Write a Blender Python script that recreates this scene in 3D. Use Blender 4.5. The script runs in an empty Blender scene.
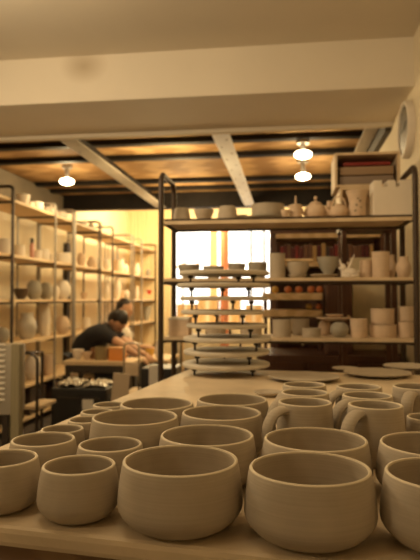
import bpy, bmesh, math, random
from mathutils import Vector, Matrix
random.seed(7)
R = math.radians
PI = math.pi
scn = bpy.context.scene
COL = scn.collection
H = 1.2                      # eye height above the floor
FPX = 580.0
YAW = math.atan(78/580)
PIT = math.atan(19/580)

# ------------------------------------------------------------ camera
cd = bpy.data.cameras.new('camera'); cam = bpy.data.objects.new('camera', cd); COL.objects.link(cam)
cam.location = (0, 0, H)
cam.rotation_euler = (PI/2 + PIT, 0, YAW)
cd.sensor_fit = 'VERTICAL'; cd.sensor_height = 36; cd.lens = 36*FPX/560
cd.clip_start = 0.02
cd.dof.use_dof = True; cd.dof.focus_distance = 0.70; cd.dof.aperture_fstop = 9.0
scn.camera = cam

# ------------------------------------------------------------ world (overcast daylight outside the window)
w = bpy.data.worlds.new('world'); scn.world = w; w.use_nodes = True
bgn = w.node_tree.nodes['Background']
bgn.inputs[0].default_value = (1.0, 0.93, 0.80, 1); bgn.inputs[1].default_value = 3.0

# ------------------------------------------------------------ exposure
scn.view_settings.view_transform = 'Standard'; scn.view_settings.look = 'None'
scn.view_settings.gamma = 1; scn.view_settings.use_curve_mapping = False
scn.view_settings.exposure = 0.10

def lamp(kind, loc, power, color, size=.1, rot=(0, 0, 0), spot=None):
    l = bpy.data.lights.new('light', kind); l.energy = power; l.color = color
    if kind == 'AREA': l.size = size
    else: l.shadow_soft_size = size
    if spot: l.spot_size = spot; l.spot_blend = .6
    o = bpy.data.objects.new('light', l); COL.objects.link(o); o.location = loc; o.rotation_euler = rot
    return o
WARM = (1.0, .74, .36)
WARM2 = (1.0, .78, .48)
# unseen fill lamps added beside, above and behind the camera for the near room
lamp('POINT', (-1.4, 1.7, H+.92), 36, WARM2, .12)
lamp('POINT', (-.60, .95, H+1.2), 9, WARM2, .25)
lamp('POINT', (-1.5, -.3, H+.85), 13, WARM2, .12)
# unseen lamps added to brighten the back room
lamp('POINT', (-1.1, 5.0, H+.95), 27, WARM, .16)
lamp('POINT', (-1.2, 6.6, H+.95), 27, WARM, .16)
lamp('POINT', (-1.6, 8.8, H+1.35), 135, WARM, .10)
lamp('POINT', (-.3, 9.0, H+1.3), 35, WARM, .10)

# ------------------------------------------------------------ pixel helpers (photo -> point in the place)
RM = cam.rotation_euler.to_matrix()
def ray(px, py): return RM @ Vector(((px-210)/FPX, (280-py)/FPX, -1))
C0 = Vector((0, 0, H))
def PZ(px, py, z):
    r = ray(px, py); return C0 + r*((z-H)/r.z)
def PY(px, py, Y):
    r = ray(px, py); return C0 + r*(Y/r.y)
def PXp(px, py, X):
    r = ray(px, py); return C0 + r*(X/r.x)
FW = RM @ Vector((0, 0, -1))
def mpp(p): return (Vector(p)-C0).dot(FW)/FPX      # metres per pixel there

# ------------------------------------------------------------ materials
MATS = {}
def mat(name, col, rough=.6, metal=0, var=.0, scale=8, bump=0, bscale=40, emit=None, estr=0, kind='noise', spec=.5, col2=None, stretch=(1, 1, 1)):
    if name in MATS: return MATS[name]
    m = bpy.data.materials.new(name); m.use_nodes = True
    nt = m.node_tree; b = nt.nodes['Principled BSDF']
    b.inputs['Base Color'].default_value = (*col, 1); b.inputs['Roughness'].default_value = rough
    b.inputs['Metallic'].default_value = metal
    b.inputs['Specular IOR Level'].default_value = spec
    tc = nt.nodes.new('ShaderNodeTexCoord'); mp = nt.nodes.new('ShaderNodeMapping')
    mp.inputs['Scale'].default_value = stretch
    nt.links.new(tc.outputs['Object'], mp.inputs['Vector'])
    if var or col2:
        if kind == 'wave':
            n = nt.nodes.new('ShaderNodeTexWave'); n.inputs['Scale'].default_value = scale
            n.inputs['Distortion'].default_value = 6; n.inputs['Detail'].default_value = 3; out = n.outputs['Color']
        else:
            n = nt.nodes.new('ShaderNodeTexNoise'); n.inputs['Scale'].default_value = scale
            n.inputs['Detail'].default_value = 5; out = n.outputs['Fac']
        nt.links.new(mp.outputs[0], n.inputs['Vector'])
        rp = nt.nodes.new('ShaderNodeValToRGB')
        c2 = col2 if col2 else tuple(min(1, c*(1+var)) for c in col)
        c1 = col if col2 else tuple(c*(1-var) for c in col)
        rp.color_ramp.elements[0].position = .3; rp.color_ramp.elements[1].position = .7
        rp.color_ramp.elements[0].color = (*c1, 1); rp.color_ramp.elements[1].color = (*c2, 1)
        nt.links.new(out, rp.inputs[0]); nt.links.new(rp.outputs[0], b.inputs['Base Color'])
    if bump:
        n2 = nt.nodes.new('ShaderNodeTexNoise'); n2.inputs['Scale'].default_value = bscale; n2.inputs['Detail'].default_value = 4
        nt.links.new(mp.outputs[0], n2.inputs['Vector'])
        bp = nt.nodes.new('ShaderNodeBump'); bp.inputs['Strength'].default_value = bump; bp.inputs['Distance'].default_value = .004
        nt.links.new(n2.outputs['Fac'], bp.inputs['Height']); nt.links.new(bp.outputs[0], b.inputs['Normal'])
    if emit:
        b.inputs['Emission Color'].default_value = (*emit, 1); b.inputs['Emission Strength'].default_value = estr
    MATS[name] = m
    return m

def clay_mat(name, col, ring=170):
    """bone-dry thrown clay: fine horizontal throwing rings plus faint mottling"""
    m = bpy.data.materials.new(name); m.use_nodes = True; nt = m.node_tree; b = nt.nodes['Principled BSDF']
    b.inputs['Roughness'].default_value = .72; b.inputs['Specular IOR Level'].default_value = .25
    tc = nt.nodes.new('ShaderNodeTexCoord')
    n = nt.nodes.new('ShaderNodeTexNoise'); n.inputs['Scale'].default_value = 28; n.inputs['Detail'].default_value = 6
    nt.links.new(tc.outputs['Object'], n.inputs['Vector'])
    mp = nt.nodes.new('ShaderNodeMapping'); mp.inputs['Scale'].default_value = (2, 2, ring*1.6)
    nt.links.new(tc.outputs['Object'], mp.inputs['Vector'])
    n3 = nt.nodes.new('ShaderNodeTexNoise'); n3.inputs['Scale'].default_value = 1.6; n3.inputs['Detail'].default_value = 3
    nt.links.new(mp.outputs[0], n3.inputs['Vector'])
    rp = nt.nodes.new('ShaderNodeValToRGB')
    rp.color_ramp.elements[0].color = (*[c*.86 for c in col], 1); rp.color_ramp.elements[1].color = (*[min(1, c*1.1) for c in col], 1)
    rp.color_ramp.elements[0].position = .3; rp.color_ramp.elements[1].position = .7
    mx = nt.nodes.new('ShaderNodeMath'); mx.operation = 'ADD'
    m1 = nt.nodes.new('ShaderNodeMath'); m1.operation = 'MULTIPLY'; m1.inputs[1].default_value = .5
    m2 = nt.nodes.new('ShaderNodeMath'); m2.operation = 'MULTIPLY'; m2.inputs[1].default_value = .5
    nt.links.new(n.outputs['Fac'], m1.inputs[0]); nt.links.new(n3.outputs['Fac'], m2.inputs[0])
    nt.links.new(m1.outputs[0], mx.inputs[0]); nt.links.new(m2.outputs[0], mx.inputs[1])
    nt.links.new(mx.outputs[0], rp.inputs[0]); nt.links.new(rp.outputs[0], b.inputs['Base Color'])
    bp = nt.nodes.new('ShaderNodeBump'); bp.inputs['Strength'].default_value = .14; bp.inputs['Distance'].default_value = .001
    nt.links.new(n3.outputs['Fac'], bp.inputs['Height']); nt.links.new(bp.outputs[0], b.inputs['Normal'])
    MATS[name] = m
    return m
CLAY = clay_mat('bone_dry_clay', (.46, .390, .303))
LIP = mat('lit_clay_lip', (.68, .59, .44), .75)  # lip colour lightened to carry the light caught on the rims
CLAYG = clay_mat('grey_clay', (.36, .33, .27))
BISQ = clay_mat('bisque_clay', (.66, .50, .36), 90)
CREAM = mat('cream_plaster', (.78, .69, .52), .85, var=.05, scale=2.2, bump=.25, bscale=30)
CEIL = mat('ceiling_paint', (.70, .62, .50), .85, var=.05, scale=1.3, bump=.2, bscale=40)
SOFF = mat('soffit_paint', (.78, .70, .58), .8, var=.04, scale=1.6, bump=.2, bscale=25)
FLOOR = mat('floor_concrete', (.055, .038, .027), .6, var=.3, scale=3)
PLANK = mat('ceiling_planks', (.34, .19, .075), .75, kind='wave', spec=.25, col2=(.50, .31, .14), scale=1.2, stretch=(.6, 5, 1))
JOIST = mat('dark_joist', (.012, .008, .006), .6, spec=.25, var=.3, scale=9)
BEAMW = mat('white_beam_paint', (.92, .91, .89), .5, var=.05, scale=5)
BOARD = mat('bench_board', (.60, .48, .33), .62, var=.16, scale=7, bump=.25, bscale=60)
BENCHW = mat('bench_frame_wood', (.22, .13, .075), .6, kind='wave', col2=(.30, .19, .11), scale=3, stretch=(1, 8, 8))
RACKM = mat('rack_brown_metal', (.055, .034, .022), .45, .4)
SHELFW = mat('shelf_wood', (.62, .47, .30), .6, kind='wave', col2=(.70, .54, .36), scale=2, stretch=(1, 9, 9))
SHELFL = mat('pale_shelf_wood', (.66, .48, .28), .6, kind='wave', col2=(.74, .56, .34), scale=2, stretch=(9, 1, 9))
FRAMED = mat('dark_frame_metal', (.07, .055, .045), .4, .6)
FRAMEG = mat('grey_frame_metal', (.32, .29, .25), .4, .5)
DARKW = mat('dark_cupboard_wood', (.085, .034, .018), .5, kind='wave', col2=(.10, .042, .022), scale=2, stretch=(8, 1, .6))
TANW = mat('tan_wood', (.56, .38, .19), .6, kind='wave', col2=(.66, .47, .26), scale=3, stretch=(1, 7, 7))
BLACK = mat('black_plastic', (.016, .014, .013), .45, var=.2, scale=8)
PLASTER = mat('white_plaster_mould', (.78, .70, .60), .85, var=.04, scale=9, bump=.3, bscale=50)
BATM = mat('plaster_bat', (.60, .54, .45), .8, var=.12, scale=14, bump=.2)
PROPM = mat('dark_kiln_prop', (.045, .035, .028), .7, var=.2, scale=30)
RED = mat('red_card', (.20, .016, .012), .5, var=.15, scale=6)
PAPER = mat('paper', (.72, .66, .56), .7, var=.05, scale=6)
CHROME = mat('chrome', (.7, .66, .6), .22, 1)
BULB = mat('glowing_bulb', (1, .9, .7), .3, emit=(1, .80, .48), estr=22)
SKIN = mat('skin', (.62, .36, .22), .55, var=.05, scale=9)
HAIR = mat('dark_hair', (.018, .012, .010), .5, var=.3, scale=30, bump=.5, bscale=60)
TEED = mat('dark_tee', (.022, .022, .026), .85, var=.15, scale=12, bump=.3, bscale=22)
TEEW = mat('white_tee', (.72, .66, .58), .85, var=.05, scale=12, bump=.3, bscale=22)
JEAN = mat('dark_trousers', (.03, .035, .05), .85, var=.15, scale=14)
PLASTIC = mat('milky_plastic', (.50, .45, .37), .3, var=.12, scale=12, bump=.6, bscale=18)

def glass(name):
    m = bpy.data.materials.new(name); m.use_nodes = True; nt = m.node_tree
    for n in list(nt.nodes):
        if n.type == 'BSDF_PRINCIPLED': nt.nodes.remove(n)
    o = nt.nodes['Material Output']; t = nt.nodes.new('ShaderNodeBsdfTransparent'); g = nt.nodes.new('ShaderNodeBsdfGlossy')
    g.inputs['Roughness'].default_value = .03
    mx = nt.nodes.new('ShaderNodeMixShader'); mx.inputs[0].default_value = .06
    nt.links.new(t.outputs[0], mx.inputs[1]); nt.links.new(g.outputs[0], mx.inputs[2]); nt.links.new(mx.outputs[0], o.inputs[0])
    return m
GLASS = glass('window_glass')

# ------------------------------------------------------------ mesh helpers
class MB:
    def __init__(s): s.b = bmesh.new()
    def box(s, c, d, rz=0, rx=0, ry=0, bev=0):
        M = Matrix.Translation(c) @ Matrix.Rotation(rz, 4, 'Z') @ Matrix.Rotation(ry, 4, 'Y') @ Matrix.Rotation(rx, 4, 'X')
        r = bmesh.ops.create_cube(s.b, size=1, matrix=M @ Matrix.Diagonal((*d, 1)))
        if bev:
            ed = {e for v in r['verts'] for e in v.link_edges}
            bmesh.ops.bevel(s.b, geom=list(ed), offset=bev, segments=2, affect='EDGES', profile=.6)
        return s
    def cyl(s, p0, p1, r0, r1=None, seg=16):
        if r1 is None: r1 = r0
        p0 = Vector(p0); p1 = Vector(p1); d = p1-p0
        q = d.to_track_quat('Z', 'Y').to_matrix().to_4x4()
        bmesh.ops.create_cone(s.b, cap_ends=True, segments=seg, radius1=r0, radius2=r1, depth=d.length,
                              matrix=Matrix.Translation((p0+p1)/2) @ q)
        return s
    def ball(s, c, rad, seg=16, rot=None):
        if not hasattr(rad, '__len__'): rad = (rad,)*3
        M = Matrix.Translation(c)
        if rot is not None: M = M @ rot
        bmesh.ops.create_uvsphere(s.b, u_segments=seg, v_segments=max(6, seg//2), radius=1, matrix=M @ Matrix.Diagonal((*rad, 1)))
        return s
    def lathe(s, prof, seg=40, c=(0, 0, 0), wob=0, M=None):
        rings = []
        ph = random.random()*6
        for (r, z) in prof:
            if r < 1e-5:
                rings.append([s.b.verts.new(Vector((c[0], c[1], c[2]+z)))])
            else:
                rings.append([s.b.verts.new(Vector((c[0]+r*(1+wob*math.sin(2*2*PI*k/seg+ph))*math.cos(2*PI*k/seg),
                                                    c[1]+r*(1+wob*math.sin(2*2*PI*k/seg+ph))*math.sin(2*PI*k/seg), c[2]+z))) for k in range(seg)])
        for a, b in zip(rings, rings[1:]):
            for k in range(seg):
                k2 = (k+1) % seg
                if len(a) == 1 and len(b) == 1: continue
                if len(a) == 1: s.b.faces.new((a[0], b[k2], b[k]))
                elif len(b) == 1: s.b.faces.new((a[k], a[k2], b[0]))
                else: s.b.faces.new((a[k], a[k2], b[k2], b[k]))
        if M is not None:
            vs = [v for rg in rings for v in rg]; bmesh.ops.transform(s.b, matrix=M, verts=vs)
        return s
    def tube(s, pts, r, seg=8, flat=1.0, closed=False):
        pts = [Vector(p) for p in pts]; n = len(pts)
        rr = r if hasattr(r, '__len__') else [r]*n
        rings = []; up = None
        for i, p in enumerate(pts):
            a = pts[i-1] if (i > 0 or closed) else p
            b = pts[(i+1) % n] if (i < n-1 or closed) else p
            t = (b-a).normalized()
            if up is None:
                up = Vector((0, 0, 1)) if abs(t.z) < .9 else Vector((1, 0, 0))
            sd = t.cross(up)
            if sd.length < 1e-4: sd = t.orthogonal()
            sd.normalize(); up = sd.cross(t).normalized()
            rings.append([s.b.verts.new(p + sd*math.cos(2*PI*k/seg)*rr[i]*flat + up*math.sin(2*PI*k/seg)*rr[i]) for k in range(seg)])
        pr = list(zip(rings, rings[1:]))
        if closed: pr.append((rings[-1], rings[0]))
        for a, b in pr:
            for k in range(seg): s.b.faces.new((a[k], a[(k+1) % seg], b[(k+1) % seg], b[k]))
        if not closed:
            s.b.faces.new(rings[0][::-1]); s.b.faces.new(rings[-1])
        return s
    def build(s, name, m, parent=None, loc=(0, 0, 0), rz=0, smooth=True, angle=40):
        bmesh.ops.recalc_face_normals(s.b, faces=s.b.faces[:])
        me = bpy.data.meshes.new(name); s.b.to_mesh(me); s.b.free()
        if smooth:
            for p in me.polygons: p.use_smooth = True
            me.set_sharp_from_angle(angle=R(angle))
        me.materials.append(m)
        o = bpy.data.objects.new(name, me); COL.objects.link(o)
        o.location = loc; o.rotation_euler = (0, 0, rz)
        if parent is not None: o.parent = parent
        return o

def tag(o, label=None, cat=None, group=None, kind=None):
    if label: o['label'] = label
    if cat: o['category'] = cat
    if group: o['group'] = group
    if kind: o['kind'] = kind
    return o
def thing(name, loc, label, cat, group=None, rz=0):
    o = bpy.data.objects.new(name, None); COL.objects.link(o); o.location = loc; o.rotation_euler = (0, 0, rz)
    o.empty_display_size = .1
    return tag(o, label, cat, group)
def copy_tree(o, parent=None):
    c = o.copy(); COL.objects.link(c)
    if parent is not None: c.parent = parent
    for ch in list(o.children): copy_tree(ch, c)
    return c
def struct(name, c, d, m, rz=0, bev=0):
    return tag(MB().box((0, 0, 0), d, bev=bev).build(name, m, loc=c, rz=rz, smooth=False), kind='structure')

# ================================================================== SETTING
XW, XR, YB, YN = -2.97, .67, 10.5, -2.4
struct('floor', ((XW+XR)/2, (YB+YN)/2, -.05), (XR-XW+.4, YB-YN+.4, .1), FLOOR)
struct('wall_left', (XW-.05, (YB+YN)/2, 1.6), (.1, YB-YN, 3.2), CREAM)
struct('wall_right', (XR+.05, (YB+YN)/2, 1.6), (.1, YB-YN, 3.2), CREAM)
struct('wall_near', ((XW+XR)/2, YN-.05, 1.6), (XR-XW+.2, .1, 3.2), CREAM)
struct('ceiling', ((XW+XR)/2, (YN+3.17)/2, H+1.40+.1), (XR-XW, 3.17-YN, .2), CEIL)
struct('trim_1', ((XW+XR)/2, (3.17+3.80)/2, H+1.133+.3), (XR-XW, .63, .6), SOFF)           # lowered beam between the rooms
_n = SOFF.node_tree; _b = _n.nodes['Principled BSDF']; _src = _b.inputs['Base Color'].links[0].from_socket
_sp = PY(84, 66, 3.17)                                        # an old damp stain on the face of the lowered beam
_tc = _n.nodes.new('ShaderNodeTexCoord'); _mp = _n.nodes.new('ShaderNodeMapping'); _mp.vector_type = 'TEXTURE'
_mp.inputs['Location'].default_value = (_sp.x-(XW+XR)/2, _sp.y-3.485, _sp.z-(H+1.433)); _mp.inputs['Scale'].default_value = (.15, .3, .11)
_g = _n.nodes.new('ShaderNodeTexGradient'); _g.gradient_type = 'SPHERICAL'
_mx = _n.nodes.new('ShaderNodeMixRGB'); _mx.blend_type = 'MULTIPLY'; _mx.inputs[2].default_value = (.66, .60, .52, 1)
_n.links.new(_tc.outputs['Object'], _mp.inputs['Vector']); _n.links.new(_mp.outputs[0], _g.inputs[0]); _n.links.new(_g.outputs['Fac'], _mx.inputs[0])
_n.links.new(_src, _mx.inputs[1]); _n.links.new(_mx.outputs[0], _b.inputs['Base Color'])
struct('trim_2', ((XW+XR)/2, 3.83, H+1.112+.3), (XR-XW, .05, .6), SOFF)
struct('ceiling_planks', ((XW+XR)/2, (3.85+7.3)/2, H+1.36+.04), (XR-XW, 3.5, .08), PLANK)
struct('trim_4', (XW+.03, (3.86+7.3)/2, H+1.16), (.06, 3.44, .36), mat('grey_brown_band', (.17, .14, .10), .8, var=.08, scale=4))  # darker band added along the top of the left wall
struct('ceiling_back', ((XW+XR)/2, (7.3+YB)/2, H+1.95), (XR-XW, YB-7.3+.1, .1), CREAM)
# the back wall with its window opening
wa = PY(172, 229, YB); wb = PY(282, 318, YB)
x0, x1, z1, z0 = wa.x, wb.x, wa.z, wb.z
CLAD = mat('plank_cladding', (.62, .46, .24), .7, kind='wave', col2=(.86, .74, .50), scale=1.1, stretch=(6, 6, .25))
struct('wall_back', ((XW+x0)/2, YB+.06, 1.6), (x0-XW, .12, 3.2), CLAD)
struct('wall_back', ((x1+XR)/2, YB+.06, 1.6), (XR-x1, .12, 3.2), CREAM)
struct('wall_back', ((x0+x1)/2, YB+.06, z0/2), (x1-x0, .12, z0), CREAM)
struct('wall_back', ((x0+x1)/2, YB+.06, (z1+3.2)/2), (x1-x0, .12, 3.2-z1), CREAM)
wm = MB()
for xx in (x0+.02, x1-.02): wm.box((xx, 0, (z0+z1)/2), (.04, .1, z1-z0))
for zz in (z0+.02, z1-.02): wm.box(((x0+x1)/2, 0, zz), (x1-x0, .1, .04))
for px in (251, 264): wm.box((PY(px, 260, YB).x, 0, (z0+z1)/2), (.035, .06, z1-z0))
o = wm.build('window_1', FRAMED, loc=(0, YB+.05, 0), smooth=False); tag(o, kind='structure')
MB().box(((x0+x1)/2, 0, (z0+z1)/2), (x1-x0-.08, .006, z1-z0-.08)).build('pane', GLASS, o, smooth=False)
o = struct('trim_3', (PY(213.5, 270, YB-.12).x, YB-.1, (z0+z1)/2), (.13, .06, z1-z0+.1), SHELFL)
COLM = mat('terracotta_paint', (.55, .20, .10), .6, var=.08, scale=5)
o = tag(MB().cyl((0, 0, 0), (0, 0, H+1.5), .065, seg=20).build('column', COLM, loc=(PY(224.5, 300, 9.2).x, 9.2, 0)),
        'orange round column standing in front of the bright window', 'column')
# far table and boxes before the window
fa, fb = PY(176, 318, 9.75), PY(262, 318, 9.75)
t = thing('worktable', ((fa.x+fb.x)/2, 9.75, 0), 'far table of boxes under the bright window', 'table')
fz = PY(220, 322, 9.5).z; w_ = fb.x-fa.x
MB().box((0, 0, fz-.02), (w_, .6, .04)).build('table_top', SHELFL, t, smooth=False)
for sx in (-1, 1):
    for sy in (-1, 1): MB().box((sx*(w_/2-.05), sy*.25, (fz-.04)/2), (.05, .05, fz-.04)).build('leg', FRAMED, t, smooth=False)
for (qa, qb, qt, nm_) in ((178, 196, 304, 'leftmost of the boxes under the window'), (199, 218, 296, 'second of the boxes under the window'),
                          (221, 240, 300, 'third of the boxes under the window'), (246, 262, 305, 'rightmost of the boxes under the window')):
    ra, rb = PY(qa, qt, 9.7), PY(qb, qt, 9.7)
    t = thing('cardboard_box', ((ra.x+rb.x)/2, 9.75, fz+.0006), 'brown cardboard box, '+nm_, 'box', 'boxes under the window')
    ht_ = ra.z-fz
    MB().box((0, 0, ht_/2), (rb.x-ra.x, .35, ht_), bev=.004).build('carton', TANW, t, smooth=False)
    MB().box((0, -.1765, ht_*.5), (.06, .003, ht_*.98)).build('tape', PAPER, t, smooth=False)
A0_ = PY(178, 303, 9.35)
t = thing('leaning_sticks', A0_, 'two slanting wooden sticks across the left of the bright window', 'easel')  # leaning sticks grouped as one thing; their leg is added
for (u0, v0, u1, v1) in ((174, 269, 207, 250), (181, 273, 206, 259)):
    MB().cyl(PY(u0, v0, 9.35)-A0_, PY(u1, v1, 9.35)-A0_, .014, seg=10).build('rail', TANW, t)
A_ = PY(183, 264, 9.38)
MB().cyl(A_-A0_, Vector((A_.x, 9.38, 0))-A0_, .014, seg=10).build('leg', TANW, t)
# dark joists under the planks, painted steel beams
for i, yy in enumerate((4.05, 4.80, 5.32, 6.42, 6.85)):
    tag(MB().box((0, 0, 0), (XR-XW, .09, .045), bev=.004).build('ceiling_joist', JOIST, loc=((XW+XR)/2, yy, H+1.3375), smooth=False),
        'dark brown ceiling joist under the planks, %s from the lowered beam' % ('first', 'second', 'third', 'fourth', 'fifth')[i],
        'ceiling joist', 'dark joists of the plank ceiling')
tag(MB().box((0, 0, 0), (XR-XW, .14, .24), bev=.004).build('ceiling_girder', JOIST, loc=((XW+XR)/2, 7.3, H+1.28), smooth=False),
    'deep dark girder closing the far end of the plank ceiling', 'girder')
BEAM_SHADE = mat('shaded_beam_paint', (.40, .35, .29), .6, var=.06, scale=5)  # shaded copy of the white beam paint; the shade is in the colour
for X, nm, bm_ in ((-1.60, 'leftmost of the three, above the shelving aisle', BEAM_SHADE), (-.47, 'brightest one, running to the window', BEAMW), (.575, 'partly seen beside the wall clock', BEAM_SHADE)):
    t = thing('steel_beam', (X, 5.53, H+1.17), 'painted steel ceiling beam, ' + nm, 'ceiling beam', 'steel beams running away from the camera')
    MB().box((0, 0, 0), (.09 if X > 0 else .125, 3.36, .012)).build('lower_flange', bm_, t, smooth=False)
    MB().box((0, 0, .05), (.012, 3.36, .088)).build('web', JOIST, t, smooth=False)
    r = MB()
    for k in range(16): r.ball(((.03 if k % 2 else -.03), -1.55+k*.2, -.008), (.008, .008, .004), 8)
    tag(r.build('rivets', FRAMEG, t), kind='stuff')
mat('side_beam_paint', (.060, .048, .036), .7, var=.1, scale=4)
tag(MB().box((0, 0, 0), (.04, 3.36, .25), bev=.004).build('side_beam', MATS['side_beam_paint'], loc=(XR-.021, 5.53, H+1.215), smooth=False),
    'dark beam along the right wall near the clock', 'beam')
# old stain on the lowered beam is inside the paint: a broad faint patch of dirt
# ceiling lamps
def ceiling_lamp(px, py, z, label, power, up):
    d = PZ(px, py, z)
    t = thing('ceiling_lamp', d, label, 'ceiling lamp', 'round ceiling lamps')
    MB().cyl((0, 0, up-.03), (0, 0, up), .055, seg=24).build('base_plate', FRAMEG, t)
    MB().cyl((0, 0, .03), (0, 0, up-.03), .022, seg=16).build('socket', FRAMEG, t)
    MB().ball((0, 0, -.005), (.072, .072, .034), 24).build('bulb', BULB, t)
    lamp('POINT', (d.x, d.y, d.z-.10), power, WARM, .06)
ceiling_lamp(67, 181, H+1.20, 'small lit ceiling lamp on the left above the shelving', 9, .1595)
ceiling_lamp(303, 154, H+1.20, 'lit ceiling lamp, nearer of the two right ones', 6, .1145)
ceiling_lamp(303, 176, H+1.20, 'lit ceiling lamp, lower in view of the two right ones', 6, .1595)

# ================================================================== WORKBENCH
T = H-.24
pa = PZ(106, 402, T); pb = PZ(163, 380, T)
ang = math.atan2(pb.x-pa.x, pb.y-pa.y)*.86
dirv = Vector((math.sin(ang), math.cos(ang), 0)); nrm = Vector((math.cos(ang), -math.sin(ang), 0))
pf = PZ(90, 537, T)                                  # a point of the front edge
mid = (pa+pb)/2
# left edge: mid + t*dir ; near-left corner where (p-pf).dir = 0
t0 = (pf-mid).dot(dirv); NL = mid + dirv*t0
LEN = PZ(200, 368, T).dot(dirv) - NL.dot(dirv)
WID = .98
cen = NL + dirv*LEN/2 + nrm*WID/2
bench = thing('workbench', (cen.x, cen.y, 0), 'long wooden workbench covered with drying pots', 'workbench', rz=-ang)
b = MB(); b.box((0, 0, T-.0105), (WID, LEN, .021), bev=.006); b.build('bench_top', BOARD, bench, smooth=False)
b = MB()
for sx in (-1, 1): b.box((sx*(WID/2-.06), 0, T-.021-.045), (.03, LEN-.10, .09))
for sy in (-1, 1): b.box((0, sy*(LEN/2-.035), T-.021-.045), (WID-.15, .03, .09))
b.build('apron', BENCHW, bench, smooth=False)
for sx in (-1, 1):
    for sy in (-1, 1):
        MB().box((sx*(WID/2-.08), sy*(LEN/2-.08), (T-.11)/2), (.06, .06, T-.11), bev=.004).build('leg', BENCHW, bench, smooth=False)

# ------------------------------------------------ pot profiles (unit: rim radius rr, belly radius rm, height h)
def bowl_prof(rr, rm, h, th=.0042, base=.66, zm=.40):
    """outer wall from the foot up, rounded lip, inner wall down"""
    out = [(0, 0), (rm*base*.9, 0), (rm*base, .001)]
    n = 14
    for i in range(1, n+1):
        t = i/n
        z = h*t
        if t < zm:
            u = t/zm; r = rm*base + (rm-rm*base)*math.sin(u*PI/2)**.9
        else:
            u = (t-zm)/(1-zm); r = rm + (rr-rm)*(u**1.6)
        out.append((r, z))
    lip = [(rr-th*.25, h+th*.35), (rr-th*.75, h+th*.35)]
    inn = []
    for (r, z) in reversed(out[3:]):
        if z > th*1.6: inn.append((max(r-th, .001), z-.0004))
    inn += [(rm*base*.8, th*1.3), (0, th*1.2)]
    return out+lip+inn

def rimpos(px, py, h): return PZ(px, py, T+h)
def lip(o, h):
    """paler lip faces: light caught on the rim is put into the colour"""
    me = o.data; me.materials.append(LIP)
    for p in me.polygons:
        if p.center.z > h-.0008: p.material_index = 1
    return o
JOBS = []
def relax():
    n = len(JOBS)
    for it in range(400):
        for i in range(n):
            for j in range(i):
                A, B = JOBS[i], JOBS[j]
                dx, dy = A[0]-B[0], A[1]-B[1]; d = math.hypot(dx, dy); g = A[2]+B[2]+.0022-d
                if g > 0:
                    dx /= d; dy /= d
                    wa_ = 0 if (i < 5 and j >= 5) else (1 if (j < 5 and i >= 5) else .5); wb_ = 1-wa_
                    A[0] += dx*g*wa_; A[1] += dy*g*wa_; B[0] -= dx*g*wb_; B[1] -= dy*g*wb_
    for J in JOBS: J[3](Vector((J[0], J[1], 0)))
GB = 'unfired bowls on the workbench'
POTS = []
def bowl(px, py, hw, h, belly, label, group=GB, name='clay_bowl', cat='bowl', base=.70, zm=.36, th=.0036, m=None):
    p = rimpos(px, py, h); r = hw*mpp(p)
    def go(p):
        o = MB().lathe(bowl_prof(r, r*belly, h, base=base, zm=zm, th=th), 72, wob=.0035).build(name, m or CLAY, loc=(p.x, p.y, T+.0004), rz=random.random()*6, angle=60)
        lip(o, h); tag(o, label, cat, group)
    JOBS.append([p.x, p.y, r*belly*1.004, go])
L, S, TN = .067, .055, .050
bowl(2, 459, 34.5, S, 1.13, 'small unfired clay bowl cut off by the left edge, front row')
bowl(79, 465.5, 36, S, 1.13, 'small unfired clay bowl in the front row, left of the two big bowls')
bowl(180.5, 460.5, 57.5, L, 1.085, 'large unfired clay bowl in the middle of the front row')
bowl(310, 468.5, 60, L, 1.09, 'large unfired clay bowl nearest the camera, right of centre')
bowl(447, 474.5, 60, L, 1.09, 'large unfired clay bowl cut off at the right, front row')
bowl(40, 440, 31, S, 1.13, 'small clay bowl behind the leftmost front bowl')
bowl(110, 445, 31.5, S, 1.13, 'small clay bowl directly behind the gap between small and large front bowls')
bowl(211, 434.5, 46, .0615, 1.09, 'large clay bowl directly behind the middle front bowl')
bowl(315.5, 439.5, 51, .0615, 1.09, 'large clay bowl directly behind the nearest big bowl, in front of the mugs')
bowl(430, 444.5, 52, .0615, 1.09, 'large clay bowl at the right edge, second row')
bowl(61, 433, 21.5, TN, 1.12, 'tiny clay cup standing at the left, nearest of the tiny four')
bowl(78.5, 423.5, 18.5, TN, 1.12, 'tiny clay cup at the left, second of the tiny four')
bowl(96, 413.5, 16.5, TN, 1.12, 'tiny clay cup at the left, third of the tiny four')
bowl(112, 406, 16.5, TN, 1.12, 'tiny clay cup at the left, farthest of the tiny four')
bowl(133.5, 418, 42.5, L, 1.08, 'large clay bowl at the left of the third row, beside tiny cups')
bowl(157, 403.5, 36, .0615, 1.08, 'large clay bowl farthest left at the back of the bench row')
bowl(219.5, 414, 39.5, .0645, 1.08, 'large clay bowl in the third row, left of the mugs')
bowl(228.5, 400, 35, .0615, 1.08, 'large clay bowl farthest back left of the mugs')

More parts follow.
